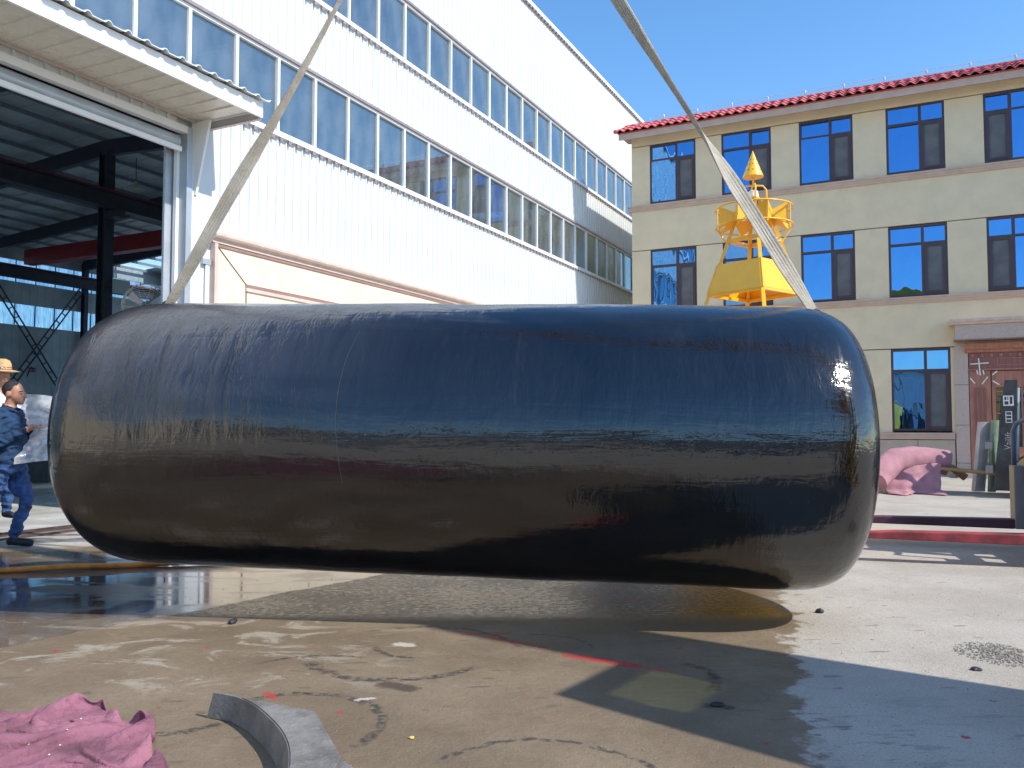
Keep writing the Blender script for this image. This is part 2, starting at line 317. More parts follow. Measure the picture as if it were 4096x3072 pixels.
# ------------------------------------------------------------------ mesh helpers
class MB:
    def __init__(s): s.v = []; s.f = []
    def add(s, vs, fs):
        o = len(s.v); s.v += [tuple(p) for p in vs]; s.f += [tuple(i + o for i in q) for q in fs]; return s
    def box(s, x0, x1, y0, y1, z0, z1):
        return s.add([(x0, y0, z0), (x1, y0, z0), (x1, y1, z0), (x0, y1, z0), (x0, y0, z1), (x1, y0, z1), (x1, y1, z1), (x0, y1, z1)],
                     [(3, 2, 1, 0), (4, 5, 6, 7), (0, 1, 5, 4), (1, 2, 6, 5), (2, 3, 7, 6), (3, 0, 4, 7)])
    def bar(s, p, q, w_, h_, up=(0, 0, 1)):
        p, q = Vector(p), Vector(q); d = (q - p).normalized(); u = Vector(up)
        if abs(d.dot(u)) > .98: u = Vector((1, 0, 0))
        x = d.cross(u).normalized() * w_ / 2; z = x.cross(d).normalized() * h_ / 2
        vs = [e + a * x + b_ * z for e in (p, q) for a, b_ in ((-1, -1), (1, -1), (1, 1), (-1, 1))]
        return s.add(vs, [(0, 1, 2, 3), (7, 6, 5, 4), (0, 4, 5, 1), (1, 5, 6, 2), (2, 6, 7, 3), (3, 7, 4, 0)])
    def tube(s, pts, r, n=8, closed=False):
        pts = [Vector(p) for p in pts]; N = len(pts); rs = r if isinstance(r, (list, tuple)) else [r] * N
        vs = []; up = None
        for i, p in enumerate(pts):
            a = pts[(i - 1) % N] if closed or i > 0 else p; b_ = pts[(i + 1) % N] if closed or i < N - 1 else p
            d = (b_ - a).normalized()
            if up is None: up = d.orthogonal().normalized()
            up = (up - d * up.dot(d)); up = up.normalized() if up.length > 1e-6 else d.orthogonal().normalized()
            sd = d.cross(up)
            for j in range(n):
                t = 2 * math.pi * j / n; vs.append(p + (up * math.cos(t) + sd * math.sin(t)) * rs[i])
        fs = []
        for i in range(N if closed else N - 1):
            for j in range(n):
                k2 = (i + 1) % N; fs.append((i * n + j, i * n + (j + 1) % n, k2 * n + (j + 1) % n, k2 * n + j))
        if not closed: fs += [tuple(range(n - 1, -1, -1)), tuple((N - 1) * n + j for j in range(n))]
        return s.add(vs, fs)
    def lathe(s, prof, n=24, c=(0, 0, 0), cap=True):
        vs = [(c[0] + r * math.cos(2 * math.pi * j / n), c[1] + r * math.sin(2 * math.pi * j / n), c[2] + z) for r, z in prof for j in range(n)]
        fs = [(i * n + j, i * n + (j + 1) % n, (i + 1) * n + (j + 1) % n, (i + 1) * n + j) for i in range(len(prof) - 1) for j in range(n)]
        if cap: fs += [tuple(range(n - 1, -1, -1)), tuple((len(prof) - 1) * n + j for j in range(n))]
        return s.add(vs, fs)
    def ext(s, poly, axis, a0, a1):
        """extrude a 2-D polygon along x, y or z"""
        n = len(poly); mk = {'x': lambda p, a: (a, p[0], p[1]), 'y': lambda p, a: (p[0], a, p[1]), 'z': lambda p, a: (p[0], p[1], a)}[axis]
        vs = [mk(p, a) for a in (a0, a1) for p in poly]
        fs = [tuple(range(n - 1, -1, -1)), tuple(range(n, 2 * n))] + [(i, (i + 1) % n, n + (i + 1) % n, n + i) for i in range(n)]
        return s.add(vs, fs)
    def ball(s, c, r, n=12, m=8):
        c = Vector(c); r = Vector(r) if not isinstance(r, (int, float)) else Vector((r, r, r))
        vs = [c + Vector((0, 0, -r.z))]; fs = []
        for i in range(1, m):
            t = math.pi * i / m
            for j in range(n):
                p = 2 * math.pi * j / n; vs.append(c + Vector((r.x * math.sin(t) * math.cos(p), r.y * math.sin(t) * math.sin(p), -r.z * math.cos(t))))
        vs.append(c + Vector((0, 0, r.z))); L = len(vs) - 1
        for j in range(n):
            k2 = (j + 1) % n; fs.append((0, 1 + k2, 1 + j)); fs.append((L, L - n + j, L - n + k2))
            for i in range(m - 2): a = 1 + i * n; fs.append((a + j, a + k2, a + n + k2, a + n + j))
        return s.add(vs, fs)
    def mesh(s, name, mat):
        me = bpy.data.meshes.new(name); me.from_pydata(s.v, [], s.f); me.validate()
        bm = bmesh.new(); bm.from_mesh(me); bmesh.ops.recalc_face_normals(bm, faces=bm.faces); bm.to_mesh(me); bm.free()
        me.materials.append(M[mat] if isinstance(mat, str) else mat); return me
    def build(s, name, mat, parent=None, smooth=False, bevel=0, angle=40):
        return link(name, s.mesh(name, mat), parent, smooth, bevel, angle)

def link(name, me, parent=None, smooth=False, bevel=0, angle=40, loc=None, rot=None):
    o = bpy.data.objects.new(name, me); C.objects.link(o)
    if parent: o.parent = parent
    if loc is not None: o.location = loc
    if rot is not None: o.rotation_euler = rot
    if smooth:
        for p in me.polygons: p.use_smooth = True
        if smooth == 'auto':
            for e in me.edges: pass
            me.set_sharp_from_angle(angle=R(angle))
    if bevel:
        m = o.modifiers.new('bevel', 'BEVEL'); m.width = bevel; m.segments = 2; m.limit_method = 'ANGLE'; m.angle_limit = R(40)
    return o
def empty(name, loc=(0, 0, 0), rz=0, parent=None):
    o = bpy.data.objects.new(name, None); C.objects.link(o); o.location = loc; o.rotation_euler = (0, 0, rz); o.empty_display_size = .2
    if parent: o.parent = parent
    return o
def tag(o, label, cat, group=None):
    o['label'] = label; o['category'] = cat
    if group: o['group'] = group
    return o
def text_mesh(name, body, size, mat, parent, loc, rot, depth=.003):
    cu = bpy.data.curves.new(name, 'FONT'); cu.body = body; cu.size = size; cu.extrude = depth; cu.align_x = 'CENTER'; cu.align_y = 'CENTER'
    t = bpy.data.objects.new(name + '_tmp', cu); C.objects.link(t)
    dg = bpy.context.evaluated_depsgraph_get(); me = bpy.data.meshes.new_from_object(t.evaluated_get(dg)); bpy.data.objects.remove(t); me.name = name
    me.materials.clear(); me.materials.append(M[mat]); return link(name, me, parent, loc=loc, rot=rot)

AX = Vector((.4464, .8948)); BX = Vector((.8948, -.4464))
def world_ab(a_, b_): p = AX * a_ + BX * b_; return (p.x, p.y, 0)

# ------------------------------------------------------------------ ground
g = MB(); g.add([(-300, -300, 0), (300, -300, 0), (300, 300, 0), (-300, 300, 0)], [(0, 1, 2, 3)])
go = g.build('ground', 'ground'); go['kind'] = 'structure'

# ------------------------------------------------------------------ warehouse  (local x along the facade, y into the building)
WH = empty('warehouse', world_ab(5.88, -9.446), math.atan2(AX.y, AX.x))
tag(WH, 'long white corrugated metal warehouse with two window strips and open doorway', 'building')
T0, T1, D = -36, 31, 33.
DOOR0, DOOR1, HEAD = -6.5, 2.55, 5.45
SILL1, TOP1, SILL2, TOP2, EAVE = 6.06, 7.36, 8.72, 9.98, 12.68
def liner(x0, x1, z0, z1): MB().box(x0, x1, .06, .12, z0, z1).build('wall_liner', 'liner', WH)
liner(T0, DOOR0, 0, SILL1); liner(DOOR1 + .08, T1, 0, SILL1); liner(DOOR0, DOOR1 + .08, HEAD, SILL1)
liner(T0, T1, TOP1, SILL2); liner(T0, T1, TOP2, EAVE)
def rib_profile(wd):
    pts = []; n = round(wd / .2)
    for i in range(n):
        x = i * .2
        pts += [(x, 0), (x + .013, -.027), (x + .04, -.027), (x + .054, 0), (x + .12, 0), (x + .125, -.005), (x + .135, -.005), (x + .14, 0)]
    pts.append((wd, 0)); return pts
def rib_mesh(name, wd, h):
    pr = rib_profile(wd); n = len(pr); m = MB()
    vs = [(x, y, z) for z in (0, h) for x, y in pr]; m.add(vs, [(i, i + 1, n + i + 1, n + i) for i in range(n - 1)])
    m.add([(0, .02, 0), (wd, .02, 0), (wd, .02, h), (0, .02, h)], [(0, 1, 2, 3)])
    return m.mesh(name, 'white_metal')
PW = .8
for z0, z1, xs in ((4.16, SILL1 - .05, DOOR1 + .45), (TOP1 + .04, SILL2 - .05, -8), (TOP2 + .04, EAVE - .04, -8)):
    me = rib_mesh('wall_panel', PW, z1 - z0); x = xs
    while x < T1 - PW:
        link('wall_panel', me, WH, loc=(x, 0, z0)); x += PW
    wl = math.floor((min(xs, -6.9) - T0) / PW) * PW
    link('wall_panel', rib_mesh('long_wall_panel', wl, z1 - z0), WH, loc=(min(xs, -6.9) - wl - .02, 0, z0))
me = rib_mesh('door_head_panel', 8.8, SILL1 - .05 - HEAD - .1); link('door_head_panel', me, WH, loc=(-6.4, 0, HEAD + .1))
# window strips
MU = .922; MX0 = 2.59 - MU * 12
for z0, z1 in ((SILL1, TOP1), (SILL2, TOP2)):
    MB().box(T0, T1, -.075, .1, z0 - .07, z0).box(T0, T1, -.05, .1, z0, z0 + .03).build('window_sill', 'white_frame', WH)
    MB().box(T0, T1, -.06, .1, z1, z1 + .05).build('head_flashing', 'flashing', WH)
    MB().box(T0, T1, -.02, .09, z1 - .05, z1 - .002).build('head_rail', 'white_frame', WH)
    mm = MB().box(-.028, .028, -.02, .09, z0 + .03, z1 - .05).mesh('mullion', 'white_frame')
    pm_ = MB().box(.03, MU - .03, .03, .042, z0 + .03, z1 - .05).mesh('window_pane', 'glass_wh')
    dr = MB().ext([(-.05, 0), (-.1, -.03), (-.1, -.05), (-.05, -.03)], 'x', .03, .12).mesh('sill_tooth', 'flashing')
    i = 0; x = MX0
    while x < T1 - MU:
        link('mullion', mm, WH, loc=(x, 0, 0)); link('window_pane', pm_, WH, loc=(x, 0, 0), rot=(R(random.uniform(-.06, .06)), 0, R(random.uniform(-.5, .5)))); x += MU
    MB().box(T0, MX0, .03, .042, z0 + .03, z1 - .05).build('window_pane', 'glass_wh', WH)
    t_ = MB(); x = DOOR1 + .45
    while x < T1: t_.box(x + .03, x + .1, -.074, -.05, z0 - .13, z0 - .072); x += .2
    to = t_.build('sill_drip_teeth', 'flashing', WH); to['kind'] = 'stuff'
# parapet coping
MB().box(T0, T1, -.09, .25, EAVE - .04, EAVE + .07).build('parapet_coping', 'white_trim', WH)
t_ = MB(); x = 6.
while x < T1: t_.box(x, x + .1, -.088, -.03, EAVE - .1, EAVE - .042); x += .2
to = t_.build('coping_teeth', 'flashing', WH); to['kind'] = 'stuff'
# rendered dado with pink mouldings
DX = 3.03
for x0, x1 in ((DX, T1), (T0, DOOR0 - .5)):
    MB().box(x0 + .05, x1, -.11, .055, 0, 4.0).build('dado_wall', 'cream', WH)
    MB().ext([(-.11, 3.985), (-.125, 3.985), (-.125, 3.97), (-.14, 3.96), (-.14, 4.0), (-.19, 4.03), (-.21, 4.06), (-.21, 4.10), (-.19, 4.13), (-.16, 4.15), (.05, 4.15), (.05, 3.985)], 'x', x0 - .06, x1).build('dado_cornice', 'pink_stone', WH)
    MB().box(x0 + .05, x1, -.128, -.112, 3.91, 3.955).build('dado_groove', 'groove', WH)
MB().box(DX - .01, DX + .05, -.135, .05, 0, 3.97).build('dado_corner_trim', 'pink_stone', WH)
MB().box(3.66, 3.69, -.117, -.112, 0, 3.42).bar((3.07, -.114, 3.93), (3.675, -.114, 3.43), .004, .025, (0, -1, 0)).build('panel_joint', 'groove', WH)
MB().box(3.66, T1, -.125, -.112, 3.39, 3.44).build('panel_moulding', 'groove', WH)
MB().box(3.66, T1, -.135, -.112, 3.33, 3.385).build('panel_moulding', 'pink_stone', WH)
MB().box(5.2, 5.22, -.114, -.112, 0, 3.3).box(8.4, 8.42, -.114, -.112, 0, 3.3).build('panel_joint', 'groove', WH)
# conduit beside the corner
MB().tube([(2.93, -.06, 0), (2.93, -.06, 3.62)], .022).build('conduit', 'white_trim', WH); MB().box(2.84, 2.99, -.09, .0, 3.62, 3.7).build('conduit_box', 'grey_metal', WH)
# door jamb and head
MB().box(DOOR1 + .1, DX, -.03, .055, 0, SILL1 - .08).build('jamb_cladding', 'white_metal', WH)
MB().box(DOOR1, DOOR1 + .1, -.05, .42, 0, HEAD + .1).build('door_jamb', 'grey_metal', WH)
MB().box(DOOR1 - .05, DOOR1, .1, .16, 0, HEAD).build('door_track', 'white_trim', WH)
MB().box(DOOR1 - .16, DOOR1 - .0, .2, .24, 0, HEAD).build('door_track', 'grey_metal', WH)
MB().box(DOOR0 - .1, DOOR0, -.05, .42, 0, HEAD + .1).build('door_jamb', 'grey_metal', WH)
MB().box(DOOR0, DOOR1, -.05, .3, HEAD, HEAD + .1).build('door_head', 'white_frame', WH)
MB().tube([(DOOR0, .12, HEAD - .12), (DOOR1 - .06, .12, HEAD - .12)], .11, 14).build('door_roll', 'grey_metal', WH, smooth='auto')
MB().box(DOOR0, DOOR1 - .05, .0, .04, HEAD - .27, HEAD - .2).build('door_bottom_rail', 'white_trim', WH)
# canopy
CR = 2.98; CE = -1.06; CZ = 5.68
x = -6.9; i = 0
spm = MB().box(0, .27, CE + .05, -.035, CZ, CZ + .03).mesh('soffit_panel', 'soffit')
srm = MB().ext([(0, 0), (.03, 0), (.02, -.018), (.01, -.018)], 'y', CE + .05, -.035).mesh('soffit_rib', 'soffit')
while x < CR - .27:
    p = link('soffit_panel', spm, WH, loc=(x, 0, 0)); link('soffit_rib', srm, p, loc=(.26, 0, CZ)); x += .285
cl = MB(); n_ = int((CR + 7) / .13)
pr = []
for i in range(n_ * 4 + 1):
    xx = -7 + i * (CR + .06 + 7) / (n_ * 4); k4 = i % 8; pr.append((xx, .035 if k4 in (0, 1) else (.0)))
N_ = len(pr)
vs = [(x_, CE - .09, CZ + .2 + z_) for x_, z_ in pr] + [(x_, -.0, CZ + .36 + z_) for x_, z_ in pr] + [(x_, CE - .09, CZ + .195 + z_ - .006) for x_, z_ in pr]
cl.add(vs, [(i, i + 1, N_ + i + 1, N_ + i) for i in range(N_ - 1)] + [(i, 2 * N_ + i, 2 * N_ + i + 1, i + 1) for i in range(N_ - 1)])
cl.build('canopy_roof_sheet', 'white_metal', WH)
MB().box(-7, CR, CE, CE + .04, CZ - .03, CZ + .19).build('canopy_fascia', 'white_trim', WH, bevel=.004)
MB().ext([(CE + .042, CZ - .03), (-.032, CZ - .03), (-.032, CZ + .34), (CE + .042, CZ + .19)], 'x', CR - .03, CR).build('canopy_side', 'white_trim', WH)
MB().box(-7, CR - .035, -.06, -.03, CZ - .04, CZ - .002).build('canopy_wall_trim', 'soffit_trim', WH)
MB().box(CR - .05, CR + .01, CE + .05, -.03, CZ - .055, CZ - .032).build('canopy_side_trim', 'soffit_trim', WH)
MB().ext([(-.03, 5.66), (-.32, 5.66), (-.06, 4.6), (-.03, 4.6)], 'x', CR - .28, CR - .24).build('canopy_bracket', 'white_trim', WH)
# threshold rails
MB().box(DOOR0, 3.0, -.25, -.19, 0, .02).box(DOOR0, 3.0, .02, .08, 0, .025).box(DOOR0, 3.0, .22, .26, 0, .025).build('threshold_rail', 'rail', WH)
MB().box(DOOR0, DOOR1, -.185, .015, 0, .008).box(DOOR0, DOOR1, .085, .215, 0, .008).build('threshold_plate', 'plate', WH)
# steel frame inside
RID = 16.5
def roof_h(y): return 11.55 - abs(y - RID) * .058
BAY = 5.55; FR = [2.75 + BAY * i for i in range(-2, 6)]
for t in FR:
    for ys in ((.45, RID), (RID, D - .2)):
        MB().bar((t, ys[0], roof_h(ys[0]) - .42), (t, ys[1], roof_h(ys[1]) - .42), .2, .55).build('rafter', 'steel_dark', WH)
    for y_ in (.3, D - .3):
        m = MB(); m.box(t - .12, t + .12, y_ - .15, y_ - .13, 0, roof_h(y_) - .3).box(t - .12, t + .12, y_ + .13, y_ + .15, 0, roof_h(y_) - .3).box(t - .01, t + .01, y_ - .13, y_ + .13, 0, roof_h(y_) - .3)
        m.build('frame_column', 'white_frame' if y_ < 1 else 'steel_dark', WH)
    m = MB(); hh_ = roof_h(RID) - .6; m.box(t - .18, t + .18, RID - .2, RID - .17, 0, hh_).box(t - .18, t + .18, RID + .17, RID + .2, 0, hh_).box(t - .012, t + .012, RID - .17, RID + .17, 0, hh_)
    m.box(t - .2, t + .2, RID - .75, RID - .2, 8.55, 8.8); m.build('frame_column', 'steel_dark', WH)
y = .8
pu = MB().box(T0, T1, -.03, .03, -.07, .07).mesh('purlin', 'purlin')
while y < D:
    link('purlin', pu, WH, loc=(0, y, roof_h(y) - .04)); y += 1.45
segs = [(T0, -33, 'deck')]
x = -33.
while x < -9: segs += [(x, x + 2.2, 'frosted'), (x + 2.2, x + 4.0, 'deck')]; x += 4.0  # translucent roof strips added out of view to brighten the interior
segs += [(x, 27., 'deck'), (27., 29., 'frosted'), (29., T1, 'deck')]
for x0, x1, mt in segs:
    MB().add([(x0, .12, roof_h(.12) + .08), (x1, .12, roof_h(.12) + .08), (x1, RID, roof_h(RID) + .08), (x0, RID, roof_h(RID) + .08), (x0, D, roof_h(D) + .08), (x1, D, roof_h(D) + .08)], [(0, 1, 2, 3), (3, 2, 5, 4)]).build('roof_deck' if mt == 'deck' else 'added_skylight_sheet', mt, WH)
m = MB()
for k_ in range(40):
    x_ = -8 + k_ * .9; m.bar((x_, .15, roof_h(.15) + .06), (x_, RID, roof_h(RID) + .06), .12, .03); m.bar((x_, RID, roof_h(RID) + .06), (x_, D - .1, roof_h(D) + .06), .12, .03)
ro_ = m.build('deck_ribs', 'deck', WH); ro_['kind'] = 'stuff'
for y_ in (RID - .55, D - .75):
    MB().box(-12, T1, y_ - .2, y_ + .2, 8.82, 8.86).box(-12, T1, y_ - .02, y_ + .02, 8.86, 9.36).box(-12, T1, y_ - .2, y_ + .2, 9.36, 9.4).build('runway_beam', 'steel_dark', WH)
    MB().box(-12, T1, y_ - .04, y_ + .04, 9.4, 9.5).build('runway_rail', 'steel_red', WH)
MB().box(21.0, 21.5, RID - .2, D - .9, 9.55, 10.3).build('crane_girder', 'steel_red', WH)
MB().box(20.4, 22.2, RID - .7, RID - .3, 9.5, 9.85).build('crane_end_truck', 'steel_red', WH)
MB().box(20.9, 21.6, RID + 3.0, RID + 3.8, 8.9, 9.54).box(20.8, 21.0, RID + 3.2, RID + 3.6, 8.7, 9.3).build('crane_hoist', 'steel_dark', WH)
wf = MB(); wf.add([(T0 + .2, .3, .006), (T1 - .2, .3, .006), (T1 - .2, D - .05, .006), (T0 + .2, D - .05, .006)], [(0, 1, 2, 3)]); wf.build('shop_floor', 'shop_floor', WH)
# far wall
FS = ((6.5, 7.62), (8.76, 9.9))
for z0, z1 in ((0, 6.5), (7.62, 8.76), (9.9, 10.8)):
    MB().box(T0, T1, D, D + .12, z0, z1).build('rear_wall', 'liner', WH)
    m = MB(); x = 8.
    while x < T1: m.box(x, x + .03, D - .012, D - .001, z0, z1); x += .45
    o_ = m.build('rear_wall_ribs', 'steel_dark' if 0 else 'liner', WH); o_['kind'] = 'stuff'
fpm = {}
for z0, z1 in FS:
    me = MB().box(.02, 1.08, D + .04, D + .06, z0, z1).mesh('rear_window_pane', 'frosted'); x = 8.
    MB().box(T0, 8, D + .04, D + .06, z0, z1).build('rear_window_pane', 'frosted', WH)
    while x < T1: link('rear_window_pane', me, WH, loc=(x, 0, 0)); x += 1.1
    mm = MB().box(-.02, .02, D + .02, D + .08, z0, z1).mesh('rear_mullion', 'steel_dark'); x = 8.
    while x < T1: link('rear_mullion', mm, WH, loc=(x, 0, 0)); x += 1.1
for z0 in (0, 12):
    pass
for e0, e1 in ((T1 - .12, T1), (T0, T0 + .12)):
    MB().box(e0, e1, .12, D, 0, 2.2).box(e0, e1, .12, D, 4.2, 6.5).box(e0, e1, .12, D, 7.62, 8.76).box(e0, e1, .12, D, 9.9, 11.7).build('end_wall', 'liner', WH)
    for z0, z1 in ((2.2, 4.2),) + FS: MB().box(e0 + .05, e0 + .06, .12, D, z0, z1).build('end_window_pane', 'frosted', WH)
def lattice(p, q, name='cross_brace'):
    p, q = Vector(p), Vector(q); d = (q - p).normalized(); sd = Vector((-d.z, 0, d.x)) * .14; m = MB()
    m.bar(p + sd, q + sd, .06, .06).bar(p - sd, q - sd, .06, .06); n = int((q - p).length / .55)
    for i in range(n): c_ = p.lerp(q, (i + .5) / n); m.bar(c_ + sd, c_ - sd, .04, .05)
    m.build(name, 'steel_dark', WH)
c0, c1 = FR[5] - BAY * 0 , FR[6]
lattice((FR[5] + .2, D - .35, 8.9), (FR[6] - .2, D - .35, 1.6)); lattice((FR[5] + .2, D - .42, 1.6), (FR[6] - .2, D - .42, 8.9))
MB().box(FR[5], FR[6], D - .4, D - .3, 1.55, 1.62).build('brace_tie', 'steel_dark', WH)
# red wall character
m = MB(); cx, cz, s_ = 22.15, 4.1, .26; yy = D - .03
for (ax_, az_, bx_, bz_, w_) in [(0, 1.0, 0, .75, .16), (-.75, .7, .8, .7, .17), (-.35, .55, -.25, .3, .15), (.35, .58, .22, .28, .15), (-.65, .12, .8, .12, .18), (-.6, .1, -.62, -.45, .17), (-.62, -.45, -.9, -1.0, .17)]:
    m.bar((cx + ax_ * s_, yy, cz + az_ * s_), (cx + bx_ * s_, yy, cz + bz_ * s_), .01, w_ * s_ * 1.5, (0, -1, 0)) if 0 else m.bar((cx + ax_ * s_, yy, cz + az_ * s_), (cx + bx_ * s_, yy, cz + bz_ * s_), w_ * s_ * 1.3, .015, (0, -1, 0))
m.build('wall_character', 'letter_red', WH)
# things inside
HL = empty('high_bay_lamp'); HL.parent = None
lp = WH.matrix_basis @ Vector((0, 0, 0))
WM = Matrix.Translation(WH.location) @ Matrix.Rotation(WH.rotation_euler.z, 4, 'Z')
HL.location = WM @ Vector((15.3, RID + .3, 10.05)); tag(HL, 'pale round high-bay lamp under the warehouse roof beside the central column', 'lamp')
MB().lathe([(.05, .3), (.06, .22), (.34, .05), (.36, .0), (.3, .0), (.05, .1)], 20).build('shade', 'lamp_shade', HL, smooth='auto'); MB().tube([(0, 0, .3), (0, 0, 1.2)], .015).build('stem', 'steel_dark', HL)
BL = empty('notice_board', WM @ Vector((FR[4] + .45, RID - .3, 6.2)), WH.rotation_euler.z); tag(BL, 'small white board on the central warehouse column', 'board')
MB().box(-.35, .35, -.02, .02, -.25, .25).build('panel', 'white_trim', BL); MB().box(-.5, .0, .03, .08, -.04, .04).build('bracket', 'steel_dark', BL)
# drum fan
FN = empty('wall_fan', WM @ Vector((2.75, .95, 3.05)), WH.rotation_euler.z); tag(FN, 'large wire-cage industrial fan just inside the doorway', 'fan')
FR_ = .33; fm = Matrix.Rotation(R(-52), 4, 'Z') @ Matrix.Rotation(R(12), 4, 'X')
def fan_pts(r, y_, n=36): return [fm @ Vector((r * math.cos(2 * math.pi * i / n), y_, r * math.sin(2 * math.pi * i / n))) for i in range(n)]
m = MB()
for i in range(11): m.tube(fan_pts(FR_ * (1 - .085 * i), -.1 - .02 * math.sqrt(i)), .0028 if i > 1 else .005, 5, True)
for i in range(6): m.tube(fan_pts(FR_ + .004, -.08 + .035 * i), .004, 5, True)
for i in range(10):
    t = 2 * math.pi * i / 10; m.tube([fm @ Vector((FR_ * math.cos(t) * q, y_, FR_ * math.sin(t) * q)) for q, y_ in ((.1, -.17), (.6, -.155), (1.01, -.09), (1.01, .1), (.6, .16), (.15, .18))], .003, 5)
m.build('cage', 'fan_wire', FN)
for i in range(3):
    t = 2 * math.pi * i / 3 + .5; u_ = Vector((math.cos(t), 0, math.sin(t))); v_ = Vector((-math.sin(t), .5, math.cos(t)))
    MB().add([fm @ (u_ * a + v_ * b_) for a, b_ in ((.05, -.03), (.28, -.09), (.29, .06), (.06, .03))] + [fm @ (u_ * a + v_ * b_ + Vector((0, .006, 0))) for a, b_ in ((.05, -.03), (.28, -.09), (.29, .06), (.06, .03))], [(0, 1, 2, 3), (7, 6, 5, 4), (0, 4, 5, 1), (1, 5, 6, 2), (2, 6, 7, 3), (3, 7, 4, 0)]).build('blade', 'grey_metal', FN)
MB().tube([fm @ Vector((0, -.05, 0)), fm @ Vector((0, .3, 0))], .075, 14).build('motor', 'black_paint', FN, smooth='auto')
MB().bar(fm @ Vector((0, .25, 0)), Vector((.05, -.25, -.2)), .06, .06).build('wall_arm', 'black_paint', FN)
# green machine frame inside
GM = empty('green_frame', (-10.9, 18.6, 0), R(20)); tag(GM, 'green arched pipe frame standing on the warehouse floor', 'frame')
MB().tube([(-.5, 0, 0), (-.5, 0, 1.5), (-.4, 0, 1.82), (-.1, 0, 1.98), (.12, 0, 1.95), (.35, 0, 1.75), (.45, 0, 1.5), (.48, 0, 0)], .05, 8).build('arch', 'green_paint', GM, smooth=True); MB().box(-.55, .55, -.3, .3, .0, .9).build('base', 'black_paint', GM, bevel=.02)

# ------------------------------------------------------------------ office building (local x along the facade, y into the building)
RB = empty('office_building', world_ab(23.5, 0), math.atan2(BX.y, BX.x))
tag(RB, 'three-storey beige rendered office building with blue windows and red tile eave', 'building')
SL, SR, DEP = -7.74, 14., 9.
WX = [-7.18, -5.08, -2.98, -.82, 1.40, 3.55, 5.7, 7.85, 10.0]; WW = 1.36
STO = ((7.78, 9.52), (4.58, 6.40), (1.13, 3.22))
def wins(k):
    if k < 2: return WX
    return [x for x in WX if x < .3] + [5.9, 8.0, 10.1]
levels = [0, 1.0]
core = MB(); core.box(SL, SR, .3, DEP, 0, 9.7)
DOORX = (.95, 4.1)
bands = [(9.545, 9.8), (6.425, 7.66), (3.245, 4.46), (0, 1.0)]
for z0, z1 in bands[:3]: MB().box(SL, SR, 0, .1, z0, z1).build('facade_panel', 'stucco', RB)
coreh = MB()
def pier(x0, x1, z0, z1, mat='stucco'):
    MB().box(x0, x1, 0, .1, z0, z1).build('facade_panel', mat, RB); coreh.box(x0 + .002, x1 - .002, .1, .3, z0, z1)
for k_, (z0, z1) in enumerate(STO):
    ws = wins(k_); x = SL; zt = z1; zb = (7.72, 4.52, 1.06)[k_]
    if k_ == 2: ws = [q for q in ws if q < .3]
    for q in ws:
        pier(x, q, zb, zt); x = q + WW
    pier(x, SR if k_ < 2 else .62, zb, zt)
    if k_ == 2: pier(4.5, SR, zb, zt)
    coreh.box(SL + .002, SR, .1, .3, z1 + .0, {0: 9.8, 1: 7.72, 2: 4.52}[k_])
coreh.box(SL + .002, .62, .06, .3, 0, 1.06)
coreh.build('wall_core', 'stucco_core', RB)
MB().box(SL + .002, SL + .3, .1, DEP, 0, 9.8).build('side_wall', 'stucco', RB); MB().box(SL + .3, SR, DEP - .2, DEP, 0, 9.8).box(SR - .2, SR, .3, DEP, 0, 9.8).build('rear_wall', 'stucco', RB)
MB().box(SL + .3, SR - .2, .3, DEP - .2, 9.6, 9.8).build('roof_slab', 'stucco', RB)
for z_ in (3.9, 7.1): MB().box(SL + .3, SR - .2, .3, DEP - .2, z_ - .15, z_).build('floor_slab', 'plinth', RB)
MB().box(SL + .3, SR - .2, 4.4, 4.5, 0, 9.6).build('inner_wall', 'stucco', RB)
# string courses
def cornice(z, x0=SL - .1, x1=SR, nm='string_course'):
    MB().ext([(-.0, z - .16), (-.045, z - .16), (-.05, z - .11), (-.07, z - .1), (-.085, z - .05), (-.12, z - .04), (-.125, z), (0, z + .012), (.05, z + .012), (.05, z - .16)], 'x', x0, x1).build(nm, 'cornice', RB)
cornice(7.74); cornice(4.545); cornice(1.08, SL - .1, .6)
# plinth blocks
x = SL
while x < .5:
    x1 = min(x + 1.25, .6); MB().box(x + .006, x1 - .006, -.04, .06, 0, .9).build('plinth_block', 'plinth', RB); x = x1
